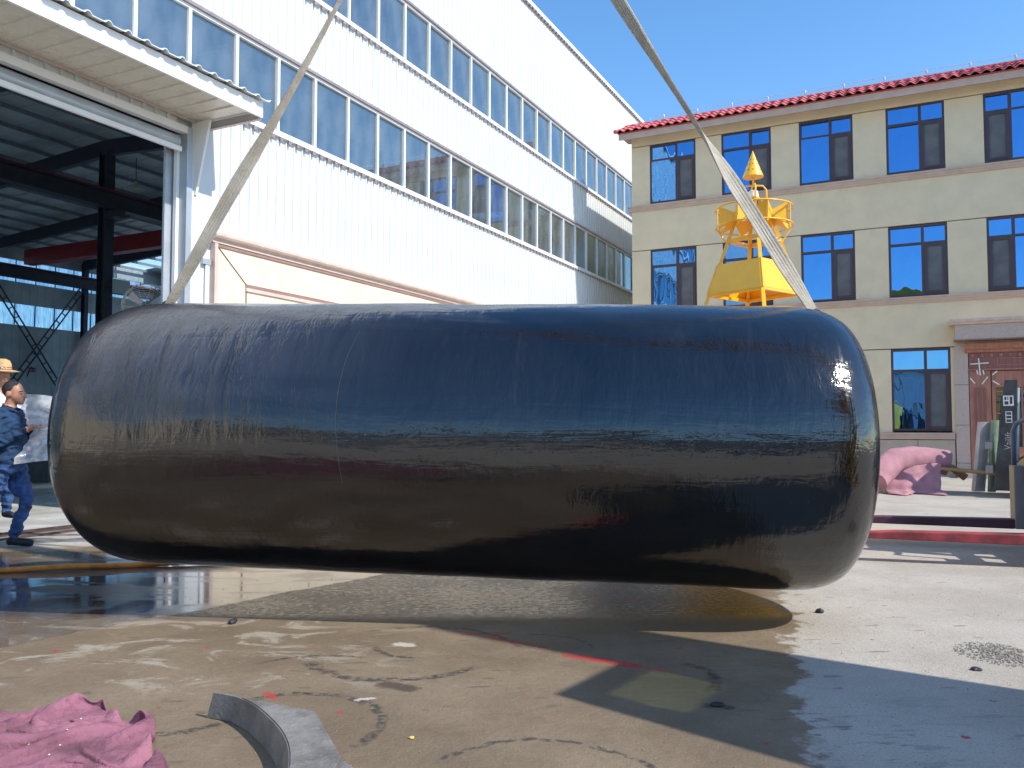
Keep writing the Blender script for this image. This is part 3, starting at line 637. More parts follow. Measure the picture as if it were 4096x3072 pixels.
# windows
fw = .055
def window(x0, z0, z1, flip=False):
    W_ = WW; H_ = z1 - z0; mx = W_ * (.42 if flip else .585); tz = z0 + H_ * .735
    o = MB()
    for b_ in ((0, W_, z0, z0 + fw), (0, W_, z1 - fw, z1), (0, fw, z0 + fw, z1 - fw), (W_ - fw, W_, z0 + fw, z1 - fw), (mx - .035, mx + .035, z0 + fw, z1 - fw), (fw, mx - .035, tz - .03, tz + .03), (mx + .035, W_ - fw, tz - .03, tz + .03)):
        o.box(b_[0], b_[1], .02, .09, b_[2], b_[3])
    f = o.build('window', 'win_frame', RB); f.location = (x0, 0, 0)
    la, lb = (fw, mx - .035), (mx + .035, W_ - fw)
    big, small = (lb, la) if flip else (la, lb)
    for (q0, q1), zz0, zz1 in ((la, tz + .03, z1 - fw), (lb, tz + .03, z1 - fw), (big, z0 + fw, tz - .03)):
        p = MB().box(q0, q1, .05, .06, zz0, zz1).build('pane', 'glass_rb', f)
        p.rotation_euler = (R(random.uniform(-.3, .3)), 0, R(random.uniform(-.25, .25)))
    q0, q1 = small; zz0, zz1 = z0 + fw, tz - .03
    m = MB(); m.box(q0, q1, .005, .045, zz0, zz0 + .06).box(q0, q1, .005, .045, zz1 - .06, zz1).box(q0, q0 + .06, .005, .045, zz0 + .06, zz1 - .06).box(q1 - .06, q1, .005, .045, zz0 + .06, zz1 - .06)
    m.build('sash', 'win_frame', f); MB().box(q0 + .06, q1 - .06, .03, .034, zz0 + .06, zz1 - .06).build('insect_screen', 'screen', f)
for k_, (z0, z1) in enumerate(STO):
    for x in wins(k_):
        if k_ == 2 and x > .3: continue
        window(x, z0, z1, x > 1)
# eave
EO = .5
MB().ext([(-EO + .03, 9.64), (-EO + .03, 9.83), (.3, 9.98), (.3, 9.805), (0, 9.805)], 'x', SL - .24, SR).build('eave_fascia', 'cornice', RB)
MB().ext([(0, 0)], 'x', 0, 0) if 0 else None
TLx = .24; slope = math.atan(.5); row = .30
def tile_mesh():
    n = 8; vs = []; m = MB()
    for y_, lift in ((0, .012), (.36, 0)):
        for dz in (0, -.014):
            for i in range(n + 1):
                x_ = -TLx / 2 + TLx * i / n; z_ = .034 * math.cos(2 * math.pi * (x_ / TLx)) + .03
                vs.append((x_ * 1.02, y_, z_ + lift + dz))
    k_ = n + 1; fs = []
    for i in range(n): fs += [(i, i + 1, 2 * k_ + i + 1, 2 * k_ + i), (k_ + i, 3 * k_ + i, 3 * k_ + i + 1, k_ + i + 1), (i, k_ + i, k_ + i + 1, i + 1)]
    return m.add(vs, fs).mesh('roof_tile', 'tile')
tm = tile_mesh()
for p in tm.polygons: p.use_smooth = False
ncol = 62
for c_ in range(ncol):
    for r_ in range(3):
        x_ = SL - .28 + TLx * (c_ + .5); y_ = -EO - .08 + r_ * row * math.cos(slope); z_ = 9.845 + r_ * row * math.sin(slope) + r_ * .012
        link('roof_tile', tm, RB, loc=(x_ + random.uniform(-.004, .004), y_, z_), rot=(slope + random.uniform(-.02, .02), random.uniform(-.02, .02), random.uniform(-.02, .02)))
# bedding behind the tiles and the hip cap at the left end
MB().ext([(-EO - .02, 9.835), (-EO - .02, 9.845), (.38, 10.29), (.5, 10.29), (.5, 9.835)], 'x', SL - .26, SR).build('tile_bedding', 'tile', RB)
m = MB()
for i in range(ncol): m.tube([(SL - .28 + TLx * i, .32, 10.31), (SL - .28 + TLx * (i + 1.04), .32, 10.325)], [.06, .05], 8)
o_ = m.build('ridge_tiles', 'tile', RB); o_['kind'] = 'stuff'
MB().tube([(SL - .3, -EO - .1, 9.875), (SL - .27, -.1, 10.07), (SL - .25, .4, 10.33)], .06, 8).build('hip_cap', 'tile', RB)
# lightning conductor
m = MB(); pts = [(SL + .5, .33, 10.42)]
for i in range(0, 120): x_ = SL + .5 + i * .12; pts.append((x_, .33, 10.50 + .012 * math.sin(x_ * 3.1)))
m.tube(pts, .008, 5); m.build('lightning_wire', 'wire', RB)
clm = MB().box(-.02, .02, -.02, .02, 0, .15).ball((0, 0, .12), (.035, .035, .06), 6, 4).mesh('wire_support', 'wire'); x = SL + .9
while x < SR: link('wire_support', clm, RB, loc=(x, .33, 10.35)); x += 1.0
# entrance portico
P0 = .62
PO = .45
for z0, z1 in ((0, .335), (.345, 1.27), (1.28, 2.27), (2.28, 3.3)):
    MB().box(P0, P0 + .3, -.06, .3, z0, z1).build('pilaster_block', 'granite', RB)
    MB().box(4.2, 4.5, -.06, .3, z0, z1).build('pilaster_block', 'granite', RB)
MB().box(P0 + .02, 4.6, -PO, .0, 3.37, 3.72).build('portico_lintel', 'granite', RB)
MB().box(P0 + .0, 4.62, -PO - .012, .0, 3.35, 3.368).build('portico_edge', 'groove', RB)
MB().ext([(-PO - .0, 3.725), (-PO - .05, 3.74), (-PO - .06, 3.78), (-PO - .11, 3.80), (-PO - .12, 3.86), (0, 3.87), (0, 3.725)], 'x', P0 - .1, 4.7).build('portico_cornice', 'pink_stone', RB)
MB().box(P0 + .3, 4.2, -.02, .3, 3.3, 3.37).build('portico_soffit', 'cream', RB)
def wbox(nm, mat, *bs):
    m = MB()
    for b_ in bs: m.box(*b_)
    return m.build(nm, mat, RB)
DX0 = .935
m = MB().ext([(-.06, 3.05), (-.1, 3.07), (-.12, 3.12), (-.17, 3.14), (-.2, 3.2), (-.22, 3.28), (.1, 3.28), (.1, 3.05)], 'x', DX0 - .08, 4.18); m.build('door_crown', 'wood', RB)
wbox('door_entablature', 'wood_dark', (DX0, 4.18, -.06, .1, 2.66, 3.045))
x = DX0 + .06
while x < 4.1: wbox('dentil', 'wood', (x, x + .06, -.09, -.062, 2.95, 3.03)); x += .2
wbox('entablature_panel', 'wood', (DX0 + .6, 4.0, -.075, -.062, 2.74, 2.76), (DX0 + .6, 4.0, -.075, -.062, 2.9, 2.92), (DX0 + .6, DX0 + .62, -.075, -.062, 2.762, 2.898))
wbox('door_architrave', 'wood', (DX0 - .02, 4.18, -.08, -.062, 2.62, 2.66))
wbox('wood_pilaster', 'wood', (DX0, DX0 + .46, -.05, .1, .25, 2.61))
for i in range(3): wbox('pilaster_reed', 'wood_dark', (DX0 + .09 + .1 * i, DX0 + .15 + .1 * i, -.062, -.052, .62, 2.2))
wbox('pilaster_base', 'wood', (DX0 - .01, DX0 + .47, -.07, .1, .2, .25)); wbox('step', 'granite', (P0, 4.6, -.7, -.075, 0, .18))
wbox('door_frame', 'wood', (DX0 + .48, DX0 + .56, -.03, .1, .2, 2.6), (DX0 + 1.3, DX0 + 1.38, -.03, .1, .2, 2.6), (DX0 + .56, DX0 + 1.3, -.03, .1, 2.2, 2.6), (DX0 + .56, DX0 + 1.3, -.03, .1, .2, .75))
wbox('glazing_bar', 'wood', (DX0 + .74, DX0 + .77, -.01, .03, .75, 2.2), (DX0 + 1.1, DX0 + 1.13, -.01, .03, .75, 2.2), (DX0 + .56, DX0 + .74, -.01, .03, 1.55, 1.58), (DX0 + .56, DX0 + .74, -.01, .03, 2.08, 2.11), (DX0 + 1.13, DX0 + 1.3, -.01, .03, 2.08, 2.11))
MB().box(DX0 + .56, DX0 + 1.3, .035, .04, .75, 2.2).build('door_glass', 'glass_wh', RB)
wbox('door_leaf', 'wood', (DX0 + 1.4, 3.7, .0, .08, .2, 2.6)); wbox('door_back', 'wood_dark', (DX0 + .3, 4.2, .11, .3, .18, 3.3))
tp = []
for x0, z0, x1, z1 in ((.03, 2.78, .43, 2.8), (.21, 2.92, .24, 2.5), (.17, 2.62, .19, 2.52), (.3, 2.62, .32, 2.52), (.02, 2.44, .12, 2.3), (.27, 2.28, .4, 2.46), (.12, .58, .12, .4), (.35, .58, .35, .4), (.05, .35, .12, .22), (.38, .22, .44, .3), (.5, 2.5, .6, 2.6), (.5, 2.36, .64, 2.26)):
    MB().bar((DX0 + x0, -.078 if z0 < 2.6 else -.095, z0), (DX0 + x1, -.078 if z1 < 2.6 else -.095, z1), .03, .004, (0, -1, 0)).build('masking_tape', 'tape', RB)

# ------------------------------------------------------------------ black tank
TK = empty('black_tank', (-.37, 5.95, 1.182)); tag(TK, 'huge glossy black coated cylindrical tank hanging low above the wet concrete', 'tank')
TK.rotation_euler = Matrix.Rotation(-.118, 3, 'Z').to_4x4().to_3x3().to_euler()
TK.rotation_euler = (Matrix.Rotation(-.118, 3, 'Z') @ Matrix.Rotation(.021, 3, 'Y')).to_euler()
hl, TR, cap, ex = 2.702, .956, .715, 4.2
prof = []
for i in range(0, 25):
    q = math.pi / 2 * i / 24; prof.append((-hl + cap - cap * math.cos(q) ** (2 / ex), TR * math.sin(q) ** (2 / ex)))
prof = prof[0:1] + [p for i, p in enumerate(prof[1:]) if True]
mid = [(-hl + cap + (2 * (hl - cap)) * i / 30, TR) for i in range(1, 30)]
full = prof + mid + [(-x, r) for x, r in prof[::-1]]
n = 128; vs = []; fs = []
for (x, r) in full:
    for j in range(n):
        t = 2 * math.pi * j / n; d = 0
        if r > .3:
            d = .013 * noise.noise(Vector((x * .9, math.cos(t) * 1.3, math.sin(t) * 1.3))) + .005 * noise.noise(Vector((x * 2.1 + 4, math.cos(t) * 2.2, math.sin(t) * 2.2))) + .0022 * noise.noise(Vector((x * 5, math.cos(t) * 4 + 7, math.sin(t) * 4)))
        vs.append((x, (r + d) * math.cos(t), (r + d) * math.sin(t)))
for i in range(len(full) - 1):
    for j in range(n): fs.append((i * n + j, i * n + (j + 1) % n, (i + 1) * n + (j + 1) % n, (i + 1) * n + j))
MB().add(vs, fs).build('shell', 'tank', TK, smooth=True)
TKM = Matrix.Translation(TK.location) @ TK.rotation_euler.to_matrix().to_4x4()
LUG = []
for xl, rl in ((-2.38, .937), (2.50, .892)):
    th = R(104); base = Vector((xl, rl * math.cos(th) * -1, rl * math.sin(th)))
    up = Vector((0, -math.cos(th), math.sin(th)))
    m = MB(); c_ = base + up * .05
    m.box(xl - .09, xl + .09, c_.y - .015, c_.y + .015, base.z - .06, base.z + .02)
    m.tube([Vector((xl + .05 * math.cos(a), c_.y, base.z + .05 + .05 * math.sin(a))) for a in [2 * math.pi * i / 16 for i in range(16)]], .014, 8, True)
    m.build('lifting_lug', 'black_paint', TK); LUG.append(TKM @ (base + Vector((0, .0, .05))))
# white scratch line on the shell
pts = []
for i in range(18):
    a = R(46) - R(62) * i / 17; x_ = -.55 - .05 * math.sin(i / 17 * 3.1); pts.append(Vector((x_, -(TR + .007) * math.cos(a), (TR + .007) * math.sin(a))))
MB().tube(pts, [.0004 + .0004 * math.sin(math.pi * i / 17) for i in range(18)], 5).build('scratch', 'scratch', TK)

# ------------------------------------------------------------------ slings and hook
HOOK = Vector((-.3, 6.0, 6.2))
def ribbon(name, p, q, wid, phis, label):
    p, q = Vector(p), Vector(q); d = (q - p).normalized(); view = Vector((0, 1, 0)); s1 = d.cross(view).normalized(); s2 = d.cross(s1).normalized()
    N = 60; nc = 11; vs = []; fs = []
    for i in range(N + 1):
        s_ = i / N
        for a in range(len(phis) - 1):
            if phis[a][0] <= s_ <= phis[a + 1][0]:
                k_ = (s_ - phis[a][0]) / (phis[a + 1][0] - phis[a][0]); k_ = k_ * k_ * (3 - 2 * k_); ph = phis[a][1] + (phis[a + 1][1] - phis[a][1]) * k_
        ph = R(ph); wv = s1 * math.cos(ph) + s2 * math.sin(ph); nv = d.cross(wv)
        c_ = p.lerp(q, s_) + s2 * .012 * math.sin(s_ * 9) + Vector((0, 0, -.05 * math.sin(math.pi * s_)))
        w_ = wid * (1 - .25 * abs(math.sin(ph)) ** 2) * (1 + .04 * math.sin(s_ * 31))
        for sd in (1, -1):
            for j in range(nc):
                t = -1 + 2 * j / (nc - 1); vs.append(c_ + wv * (t * w_ / 2) + nv * (sd * (.004 + (.0055 if j % 2 else 0)) + .012 * t * t * math.sin(s_ * 5)))
    M2 = 2 * nc
    for i in range(N):
        for sd in (0, 1):
            for j in range(nc - 1):
                a = i * M2 + sd * nc + j; fs.append((a, a + 1, a + M2 + 1, a + M2))
        for j in (0, nc - 1): a = i * M2 + j; fs.append((a, a + nc, a + nc + M2, a + M2))
    o = MB().add(vs, fs).build(name, 'sling', None, smooth='auto', angle=50); tag(o, label, 'sling'); return o
ribbon('lifting_sling', LUG[0] + Vector((0, 0, .0)), HOOK + Vector((-.06, 0, 0)), .10, [(0, 62), (.2, 6), (.45, 80), (.62, 102), (1, 160)], 'dusty grey webbing sling rising from the left end of the tank')
ribbon('lifting_sling', LUG[1] + Vector((0, 0, .0)), HOOK + Vector((.06, 0, 0)), .115, [(0, 38), (.12, 8), (.22, 14), (.385, 86), (.6, 140), (1, 190)], 'pale grey webbing sling in front of the yellow tower at right')
HK = empty('crane_hook', HOOK); tag(HK, 'steel crane hook above the tank holding both slings', 'hook')
MB().tube([(0, 0, .35), (0, 0, .18), (.1, 0, .1), (.12, 0, .0), (.05, 0, -.09), (-.06, 0, -.07), (-.09, 0, .02)], [.04, .04, .04, .04, .035, .03, .012], 8).build('hook', 'grey_metal', HK, smooth=True); MB().box(-.12, .12, -.1, .1, .35, .6).build('block', 'crane_yellow', HK, bevel=.02)

# ------------------------------------------------------------------ unseen crane beside the camera, made up to cast the foreground shadow
CRN = empty('shadow_caster_crane', (0, 0, 0)); tag(CRN, 'made-up yellow crane out of view beside the viewpoint, shaped to cast the foreground shadow', 'crane')
cb = Vector((3.76, 2.76, 0)); ct = Vector((5.52, 2.11, 6.7)); tip = Vector((-.3, 6.0, 7.6))
MB().bar(cb, ct, .62, .62, (.7, -.7, 0)).build('column', 'crane_yellow', CRN, bevel=.02)
MB().bar(ct + Vector((0, 0, .1)), tip, .3, .4).build('arm', 'crane_yellow', CRN, bevel=.02)
MB().tube([tip, HOOK + Vector((0, 0, .58))], .012, 6).build('hoist_rope', 'steel_dark', CRN)
u1 = Vector((.58, .814, 0)); u2 = Vector((.731, -.682, 0)); c0 = Vector((2.90, 2.41, 0))
def slab(z0, z1, a0, a1, b0, b1):
    q = [c0 + u1 * a + u2 * b_ for a, b_ in ((a0, b0), (a1, b0), (a1, b1), (a0, b1))]
    return [(p.x, p.y) for p in q]
m = MB()
for a0, a1, b0, b1 in ((0, 1.2, 0, .12), (0, 1.2, .62, 2.3), (0, .16, .12, .62), (.68, 1.2, .12, .62)): m.ext(slab(0, 0, a0, a1, b0, b1), 'z', 2.96, 3.04)
m.build('cab_roof', 'crane_yellow', CRN)
MB().ext(slab(0, 0, .16, .68, .12, .62), 'z', 2.98, 2.99).build('cab_roof_glass', 'glass_cab', CRN)  # pane placed and tinted to drop a greenish patch into the cast shadow
m = MB()
for a, b_ in ((.04, .04), (1.16, .04), (.04, 1.6), (1.16, 1.6)): p = c0 + u1 * a + u2 * b_; m.bar((p.x, p.y, 1.2), (p.x, p.y, 2.96), .07, .07)
m.build('cab_post', 'black_paint', CRN)
MB().ext(slab(0, 0, 0, 1.2, .9, 4.2), 'z', .9, 1.5).build('chassis', 'crane_yellow', CRN, bevel=.03)
for a, b_ in ((.0, 1.6), (1.2, 1.6), (.0, 3.6), (1.2, 3.6)):
    p = c0 + u1 * a + u2 * b_; MB().tube([p - u1 * .15 + Vector((0, 0, .5)), p + u1 * .15 + Vector((0, 0, .5))], .5, 24).build('wheel', 'tyre', CRN, smooth='auto')

# ------------------------------------------------------------------ yellow buoy tower
BU = empty('navigation_buoy', (3.08, 10.5, 0), R(45 - 7)); tag(BU, 'bright yellow navigation buoy tower with cone topmark behind the tank', 'buoy')
MB().lathe([(.6, .0), (1.0, .12), (1.05, .3), (1.05, 1.9), (1.0, 2.05), (.5, 2.12)], 32).build('float', 'yellow', BU, smooth='auto')
zb, zt = 2.1, 3.98; hb, ht = .86 / 1.414, .2 / 1.414
def hs(z): k_ = (z - 2.9) / 1.02; return (.58 + (.215 - .58) * k_) / 1.414
for sx in (-1, 1):
    for sy in (-1, 1):
        MB().bar((sx * hs(zb), sy * hs(zb), zb), (sx * hs(3.98), sy * hs(3.98), 3.98), .042, .042).build('leg', 'yellow', BU)
cor = [(-1, -1), (1, -1), (1, 1), (-1, 1)]
for i in range(4):
    a, b_ = cor[i], cor[(i + 1) % 4]
    z0, z1 = 2.94, 3.32; o_ = .026
    q = [Vector((a[0] * (hs(z0) + o_), a[1] * (hs(z0) + o_), z0)), Vector((b_[0] * (hs(z0) + o_), b_[1] * (hs(z0) + o_), z0)), Vector((b_[0] * (hs(z1) + o_), b_[1] * (hs(z1) + o_), z1)), Vector((a[0] * (hs(z1) + o_), a[1] * (hs(z1) + o_), z1))]
    nrm = Vector(((a[0] + b_[0]) / 2, (a[1] + b_[1]) / 2, 0)) * -.006
    MB().add(q + [p + nrm for p in q], [(0, 1, 2, 3), (7, 6, 5, 4), (0, 4, 5, 1), (1, 5, 6, 2), (2, 6, 7, 3), (3, 7, 4, 0)]).build('side_plate', 'yellow', BU)
    for z_, w_ in ((2.93, .04), (3.62, .045), (3.96, .04)):
        MB().bar((a[0] * hs(z_), a[1] * hs(z_), z_), (b_[0] * hs(z_), b_[1] * hs(z_), z_), w_, w_).build('cross_bar', 'yellow', BU)
RG = .475
for z_ in (3.80, 4.03): MB().tube([(RG * math.cos(2 * math.pi * i / 40), RG * math.sin(2 * math.pi * i / 40), z_) for i in range(40)], .011, 8, True).build('ring', 'yellow', BU, smooth=True)
for i in range(8):
    t = 2 * math.pi * i / 8 + .2; d = Vector((math.cos(t), math.sin(t), 0)); s_ = Vector((-d.y, d.x, 0))
    MB().tube([d * RG + Vector((0, 0, 3.80)), d * RG + Vector((0, 0, 4.03))], .008, 6).build('ring_post', 'yellow', BU)
    c_ = d * .25 + Vector((0, 0, 3.915)); h_ = .145
    A = c_ + d * .20 + Vector((0, 0, h_)); B_ = c_ + d * .20 - Vector((0, 0, h_)); L_ = c_ - d * .0 + s_ * .165; Q_ = c_ - d * .0 - s_ * .165; I_ = c_ - d * .09
    MB().add([A, B_, L_, Q_, I_], [(0, 1, 2), (0, 3, 1), (0, 2, 4), (1, 4, 2), (0, 4, 3), (1, 3, 4)]).build('radar_reflector', 'yellow', BU)
for i in range(4):
    d = Vector((cor[i][0], cor[i][1], 0)).normalized(); MB().tube([d * .345 + Vector((0, 0, 3.6)), d * RG + Vector((0, 0, 3.8))], .01, 6).build('ring_strut', 'yellow', BU)
    MB().tube([d * .2 + Vector((0, 0, 3.94)), d * RG + Vector((0, 0, 4.03))], .009, 6).build('ring_spoke', 'yellow', BU)
MB().box(-.15, .15, -.15, .15, 3.98, 4.0).build('lantern_shelf', 'yellow', BU)
ln = MB().lathe([(.085, 4.0), (.085, 4.17)], 8).build('lantern', 'yellow', BU)
for i in range(8):
    t = 2 * math.pi * (i + .5) / 8; m = MB().box(-.026, .026, -.003, .003, 4.02, 4.15).build('solar_panel', 'solar', ln); m.location = (math.cos(t) * .0825, math.sin(t) * .0825, 0); m.rotation_euler = (0, 0, t + math.pi / 2)
MB().lathe([(.05, 4.17), (.068, 4.18), (.068, 4.215), (.06, 4.22), (.06, 4.255), (.03, 4.27)], 16).build('lens', 'lens_white', BU, smooth='auto')
for rz in (0,):
    pts = [(-.115, .115, 4.0), (-.115, .115, 4.27), (-.085, .085, 4.325), (0, 0, 4.335), (.085, -.085, 4.325), (.115, -.115, 4.27), (.115, -.115, 4.0)]
    MB().tube(pts, .012, 8).build('guard_hoop', 'yellow', BU, smooth=True)
    MB().tube([(-p[0], p[1], p[2]) for p in pts], .012, 8).build('guard_hoop', 'yellow', BU, smooth=True)
MB().tube([(0, 0, 4.33), (0, 0, 4.5)], .013, 8).build('topmark_stem', 'yellow', BU)
cn = MB().lathe([(.132, 4.44), (.002, 4.785)], 26).build('topmark_cone', 'yellow', BU)
for zz, k_ in ((4.52, 12), (4.6, 12), (4.66, 8)):
    r_ = .132 * (4.785 - zz) / .345
    for i in range(k_):
        t = 2 * math.pi * i / k_ + .1; m = MB().box(-.006, .006, -.002, .003, -.008, .008).build('vent_hole', 'steel_dark', cn); m.location = (math.cos(t) * r_, math.sin(t) * r_, zz); m.rotation_euler = (R(-20), 0, t + math.pi / 2)

# ------------------------------------------------------------------ forklifts
FK = empty('forklift', (5.07, 8.2, 0), math.atan2(-.3, 1)); tag(FK, 'near forklift with grey carriage post and long reddish forks at right edge', 'forklift')
for y_, mt in ((.62, 'fork_dark'), (-.72, 'red_paint')):
    MB().ext([(-1.75, .235), (-1.7, .22), (.0, .2), (.0, .3), (-1.3, .29), (-1.75, .26)], 'y', y_ - .08, y_ + .08).build('fork', mt, FK, bevel=.008)
    MB().box(.002, .1, y_ - .09, y_ + .09, .2, .86).build('fork_shank', 'grey_paint', FK, bevel=.01)
MB().box(.105, .2, -.85, .85, .32, .45).box(.105, .2, -.85, .85, .7, .82).build('carriage_bar', 'black_paint', FK, bevel=.01)
for s_ in (1, -1):
    y_ = .62 * s_; pts = [(.03, y_, .86), (.03, y_, 1.22), (.06, y_ - .02 * s_, 1.3), (.13, y_ - .1 * s_, 1.34)]
    MB().tube(pts + [(.13, 0, 1.34)], .026, 10).build('backrest_tube', 'blue_paint', FK, smooth=True)
for y_ in (-.35, -.1, .15, .42): MB().box(.14, .17, y_ - .03, y_ + .03, .825, 1.32).build('backrest_bar', 'blue_paint', FK)
for y_ in (-.4, .4): MB().box(.26, .42, y_ - .06, y_ + .06, .1, 2.1).build('mast_rail', 'black_paint', FK, bevel=.01)
MB().box(.9, 3.0, -.6, .6, .35, 1.1).build('body', 'blue_paint', FK, bevel=.08)
MB().box(2.3, 3.1, -.55, .55, .4, 1.35).build('counterweight', 'black_paint', FK, bevel=.1)
for x_ in (.75, 2.5):
    for y_ in (-.62, .62): MB().tube([(x_, y_ - .12, .34), (x_, y_ + .12, .34)], .34, 22).build('wheel', 'tyre', FK, smooth='auto')
m = MB()
for x_ in (.8, 2.3):
    for y_ in (-.5, .5): m.bar((x_, y_, 1.05), (x_ + .1, y_, 2.15), .06, .06)
m.box(.75, 2.5, -.55, .55, 2.15, 2.2); m.build('overhead_guard', 'black_paint', FK)

F2 = empty('forklift', (8.97, 15.16, 0), R(-30)); tag(F2, 'far black forklift with lettered mast standing before the office entrance', 'forklift')
ms = MB(); tl = .06
for y_ in (-.42, .42):
    m = MB().add([(-.22 , y_ - .05, .12), (.12, y_ - .05, .12), (.12, y_ + .05, .12), (-.22, y_ + .05, .12), (-.0, y_ - .05, 2.08), (.2, y_ - .05, 2.08), (.2, y_ + .05, 2.08), (-.0, y_ + .05, 2.08)], [(3, 2, 1, 0), (4, 5, 6, 7), (0, 1, 5, 4), (1, 2, 6, 5), (2, 3, 7, 6), (3, 0, 4, 7)])
    m.build('mast_rail', 'black_paint', F2, bevel=.01)
MB().box(.05, .2, -.37, .37, 1.62, 1.68).box(.04, .18, -.37, .37, 1.25, 1.31).build('mast_crossbar', 'grey_paint', F2)
for y_ in (-.12, .0, .12): MB().tube([(.15, y_, .3), (.2, y_, 1.95)], .035, 10).build('lift_cylinder', 'grey_metal', F2, smooth='auto')
for z0, z1 in ((.42, .56), (.85, .98)): MB().box(-.33, -.21, -.45, .45, z0, z1).build('carriage_bar', 'grey_paint', F2, bevel=.01)
text_mesh('mast_lettering', 'Vailift', .14, 'letter_grey', F2, (.03, -.475, 1.0), (R(90), R(-86), 0), .002)
MB().box(-.0, .1, -.474, -.471, 1.32, 1.52).build('mast_sticker', 'letter_white', F2)
for i in range(3): MB().box(.012, .088, -.477, -.475, 1.335 + .063 * i, 1.38 + .063 * i).build('sticker_mark', 'black_paint', F2)
MB().box(-.03, .13, -.474, -.471, 1.62, 1.8).build('warning_sticker', 'letter_white', F2)
for q in ((.0, .06, 1.64, 1.7), (.0, .03, 1.72, 1.78), (.045, .06, 1.72, 1.78), (.08, .12, 1.65, 1.78)): MB().box(q[0] - .01, q[1] - .01, -.477, -.475, q[2], q[3]).build('sticker_mark', 'black_paint', F2)
for x_ in (.42, 2.2):
    for y_ in (-.58, .58):
        MB().tube([(x_, y_ - .13, .37), (x_, y_ + .13, .37)], .37, 26).build('wheel', 'tyre_tan' if x_ < 1 else 'tyre', F2, smooth='auto')
        if x_ < 1:
            m = MB()
            for i in range(14): t = 2 * math.pi * i / 14; m.bar((x_ + .372 * math.cos(t), y_ - .12, .37 + .372 * math.sin(t)), (x_ + .372 * math.cos(t + .12), y_ + .02, .37 + .372 * math.sin(t + .12)), .03, .012)
            m.build('tyre_lug', 'tyre', F2)
MB().box(.85, 2.7, -.55, .55, .3, 1.15).build('body', 'black_paint', F2, bevel=.08)
m = MB()
for x_ in (.8, 2.2):
    for y_ in (-.5, .5): m.bar((x_, y_, 1.1), (x_ + .05, y_, 2.15), .06, .06)
m.box(.75, 2.4, -.55, .55, 2.15, 2.2); m.build('overhead_guard', 'black_paint', F2)
PL = MB().tube([(7.95, 15.75, .47), (8.8, 15.1, .40)], .035, 10).build('carrying_pole', 'pole_wood', None, smooth='auto'); tag(PL, 'yellowish wooden pole reaching from the pink roll to the forklift', 'pole')
# wrapped bundles standing by the door
for (x_, y_, hgt, lean, w_, mt, lab, cat, nm) in ((8.93, 15.95, 1.32, .16, .20, 'poly_grey', 'grey plastic-wrapped bundle leaning beside the entrance', 'bundle', 'wrapped_bundle'), (9.1, 15.8, 1.35, .10, .12, 'green_box', 'tall narrow greenish box leaning beside the forklift mast', 'box', 'tall_box')):
    m = MB(); vs = []
    for i in range(9):
        z_ = hgt * i / 8; o_ = lean * z_ / hgt
        for j in range(10):
            t = 2 * math.pi * j / 10; r_ = w_ * (.55 + .06 * noise.noise(Vector((i * .8, j * .9, x_)))); vs.append((r_ * math.copysign(abs(math.cos(t)) ** .6, math.cos(t)) + o_ - .05, r_ * .8 * math.copysign(abs(math.sin(t)) ** .6, math.sin(t)), z_))
    fs = [(i * 10 + j, i * 10 + (j + 1) % 10, (i + 1) * 10 + (j + 1) % 10, (i + 1) * 10 + j) for i in range(8) for j in range(10)] + [tuple(range(9, -1, -1)), tuple(80 + j for j in range(10))]
    o = m.add(vs, fs).build(nm, mt, None, smooth='auto'); o.location = (x_, y_, .02); tag(o, lab, cat)
WS = MB().bar((7.88, 18.6, .35), (7.93, 18.75, 1.0), .05, .03).build('white_stick', 'white_trim'); tag(WS, 'thin white stick leaning against the office plinth', 'stick')

# ------------------------------------------------------------------ pink felt roll by the office
FRL = empty('felt_roll', (7.5, 15.9, 0)); tag(FRL, 'bent roll of pink felt sagging on the ground near the office', 'felt roll')
pts = [(-.78, -.35, .22), (-.62, -.25, .36), (-.4, -.12, .52), (-.12, .0, .63), (.2, .05, .66), (.52, .06, .62), (.82, .05, .56)]
cv = []
for i in range(len(pts) - 1):
    for k_ in range(5): cv.append(Vector(pts[i]).lerp(Vector(pts[i + 1]), k_ / 5))
cv.append(Vector(pts[-1]))
cv = [sum((cv[min(max(i + q, 0), len(cv) - 1)] for q in (-2, -1, 0, 1, 2)), Vector()) / 5 for i in range(len(cv))]
m = MB().tube(cv, [.232 + .006 * noise.noise(Vector((i * .35, 1, 1))) for i in range(len(cv))], 22); m.v = [tuple(Vector(p) + noise.noise_vector(Vector(p) * 3.2) * .03 + noise.noise_vector(Vector(p) * 9) * .012) for p in m.v]
m.build('roll', 'felt_far', FRL, smooth='auto'); MB().tube([(.0, .05, .62), (.9, .05, .46), (1.12, .0, .28)], .07, 12).build('core_tube', 'card', FRL, smooth='auto')
def drape(name, mat, parent, fn, nu, nv, thick=.008, stuff=False):
    vs = [fn(i / nu, j / nv) for j in range(nv + 1) for i in range(nu + 1)]; k_ = nu + 1
    o = MB().add(vs, [(j * k_ + i, j * k_ + i + 1, (j + 1) * k_ + i + 1, (j + 1) * k_ + i) for j in range(nv) for i in range(nu)]).build(name, mat, parent, smooth=True)
    so_ = o.modifiers.new('solid', 'SOLIDIFY'); so_.thickness = thick; so_.offset = 0
    return o
